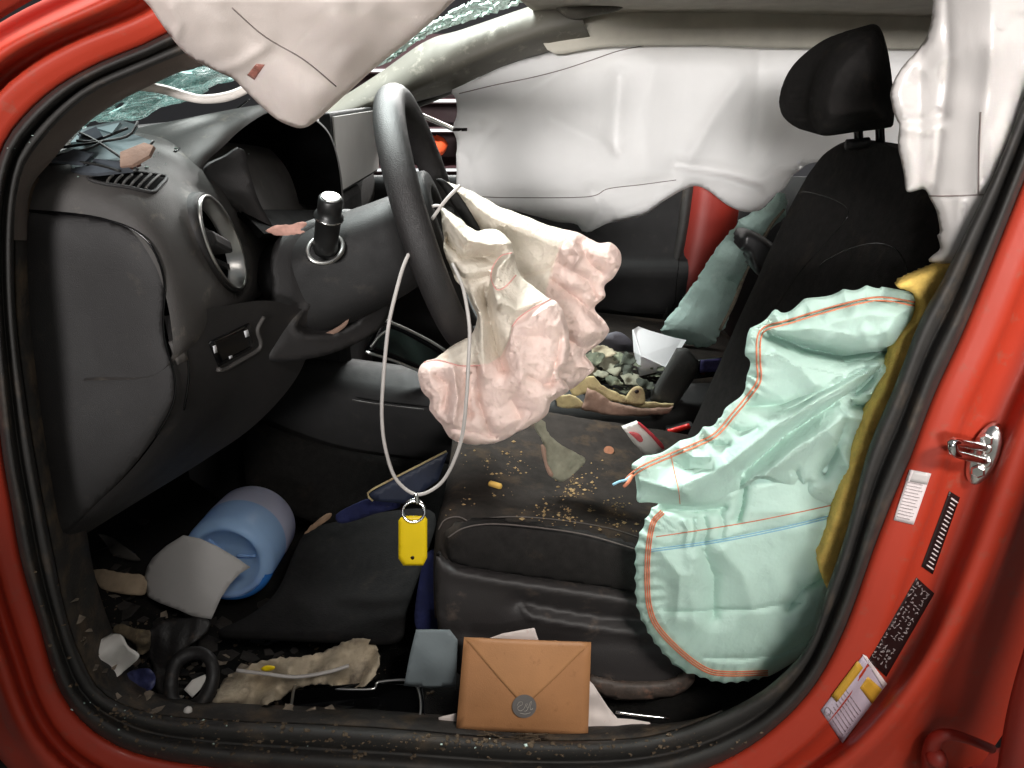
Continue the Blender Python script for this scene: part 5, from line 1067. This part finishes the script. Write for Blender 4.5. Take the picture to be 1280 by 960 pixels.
# ------------------------------------------------------------------ uncountable litter
def bits(name, spots, regs, mat, label, cat, sizes, seed, flat=.6, lift=.0005):
    random.seed(seed); vv, ff = [], []
    for (cx, cy, sx, sy, n) in spots:
        for _ in range(n):
            x, y = random.gauss(cx, sx), random.gauss(cy, sy); h = on(x, y, regs, lift)
            if h is None: continue
            r = random.choice(sizes); o0 = len(vv); a0 = random.uniform(0, 6.28); k = random.choice((4, 5, 6)); tilt = V((random.uniform(-.4, .4), random.uniform(-.4, .4), 1)).normalized()
            ux = tilt.orthogonal().normalized(); uy = tilt.cross(ux); th = r*flat
            ring_ = [(ux*math.cos(a0 + 6.283*q/k) + uy*math.sin(a0 + 6.283*q/k))*r*random.uniform(.55, 1.3) for q in range(k)]
            vv += [tuple(h + p + V((0, 0, r*.2))) for p in ring_] + [tuple(h + p*.8 + tilt*th) for p in ring_]
            ff += [tuple(o0 + q for q in range(k))[::-1], tuple(o0 + k + q for q in range(k))] + [(o0 + q, o0 + (q + 1) % k, o0 + k + (q + 1) % k, o0 + k + q) for q in range(k)]
    return mesh(name, vv, ff, mat, None, smooth=False, kind='stuff', label=label, cat=cat)
FL = ('floor', 'sill', 'seal')
bits('glass_crumbs', [(130, 190, 50, 14, 90), (240, 150, 60, 20, 60), (220, 885, 60, 14, 34), (640, 930, 120, 6, 8)], ('pad', 'sill', 'seal', 'floor'), crumbgl, 'glittering glass crumbs strewn over dashboard top and sill', 'glass crumbs', (.0008, .0012, .002, .003), 31)
bits('dirt_clods', [(140, 770, 40, 40, 120), (200, 830, 50, 30, 160), (330, 820, 90, 24, 120), (260, 895, 120, 10, 260), (640, 930, 220, 8, 300), (480, 860, 50, 20, 60), (300, 940, 160, 12, 120)], FL, mud, 'brown dirt clods spread over footwell and sill', 'dirt', (.0008, .001, .0015, .0025, .004), 32)
bits('torn_bits', [(160, 800, 50, 40, 26), (230, 850, 60, 26, 26), (340, 836, 80, 20, 20), (400, 880, 80, 12, 14)], ('floor', 'sill'), M('torn_bits_mixed', lin(130, 118, 104), .85, .6, 45, .4, 200), 'pale torn paper bits among the footwell rubbish', 'torn bits', (.004, .006, .009, .012), 33, flat=.12, lift=.004)
bits('dark_shreds', [(170, 790, 50, 50, 40), (320, 800, 110, 26, 40), (230, 850, 50, 30, 24)], ('floor',), M('dark_shred', lin(40, 36, 33), .8, .5, 45, .4, 200), 'black rubber shreds among the footwell rubbish', 'shreds', (.008, .012, .018), 34, flat=.25, lift=.006)
bits('console_litter', [(770, 470, 34, 12, 120), (740, 452, 16, 10, 50), (800, 492, 24, 6, 40)], ('tunnel', 'pcush', 'cushion'), leafg, 'shredded green litter heaped between the seats', 'litter', (.003, .005, .008, .011), 35, flat=.3, lift=.01)
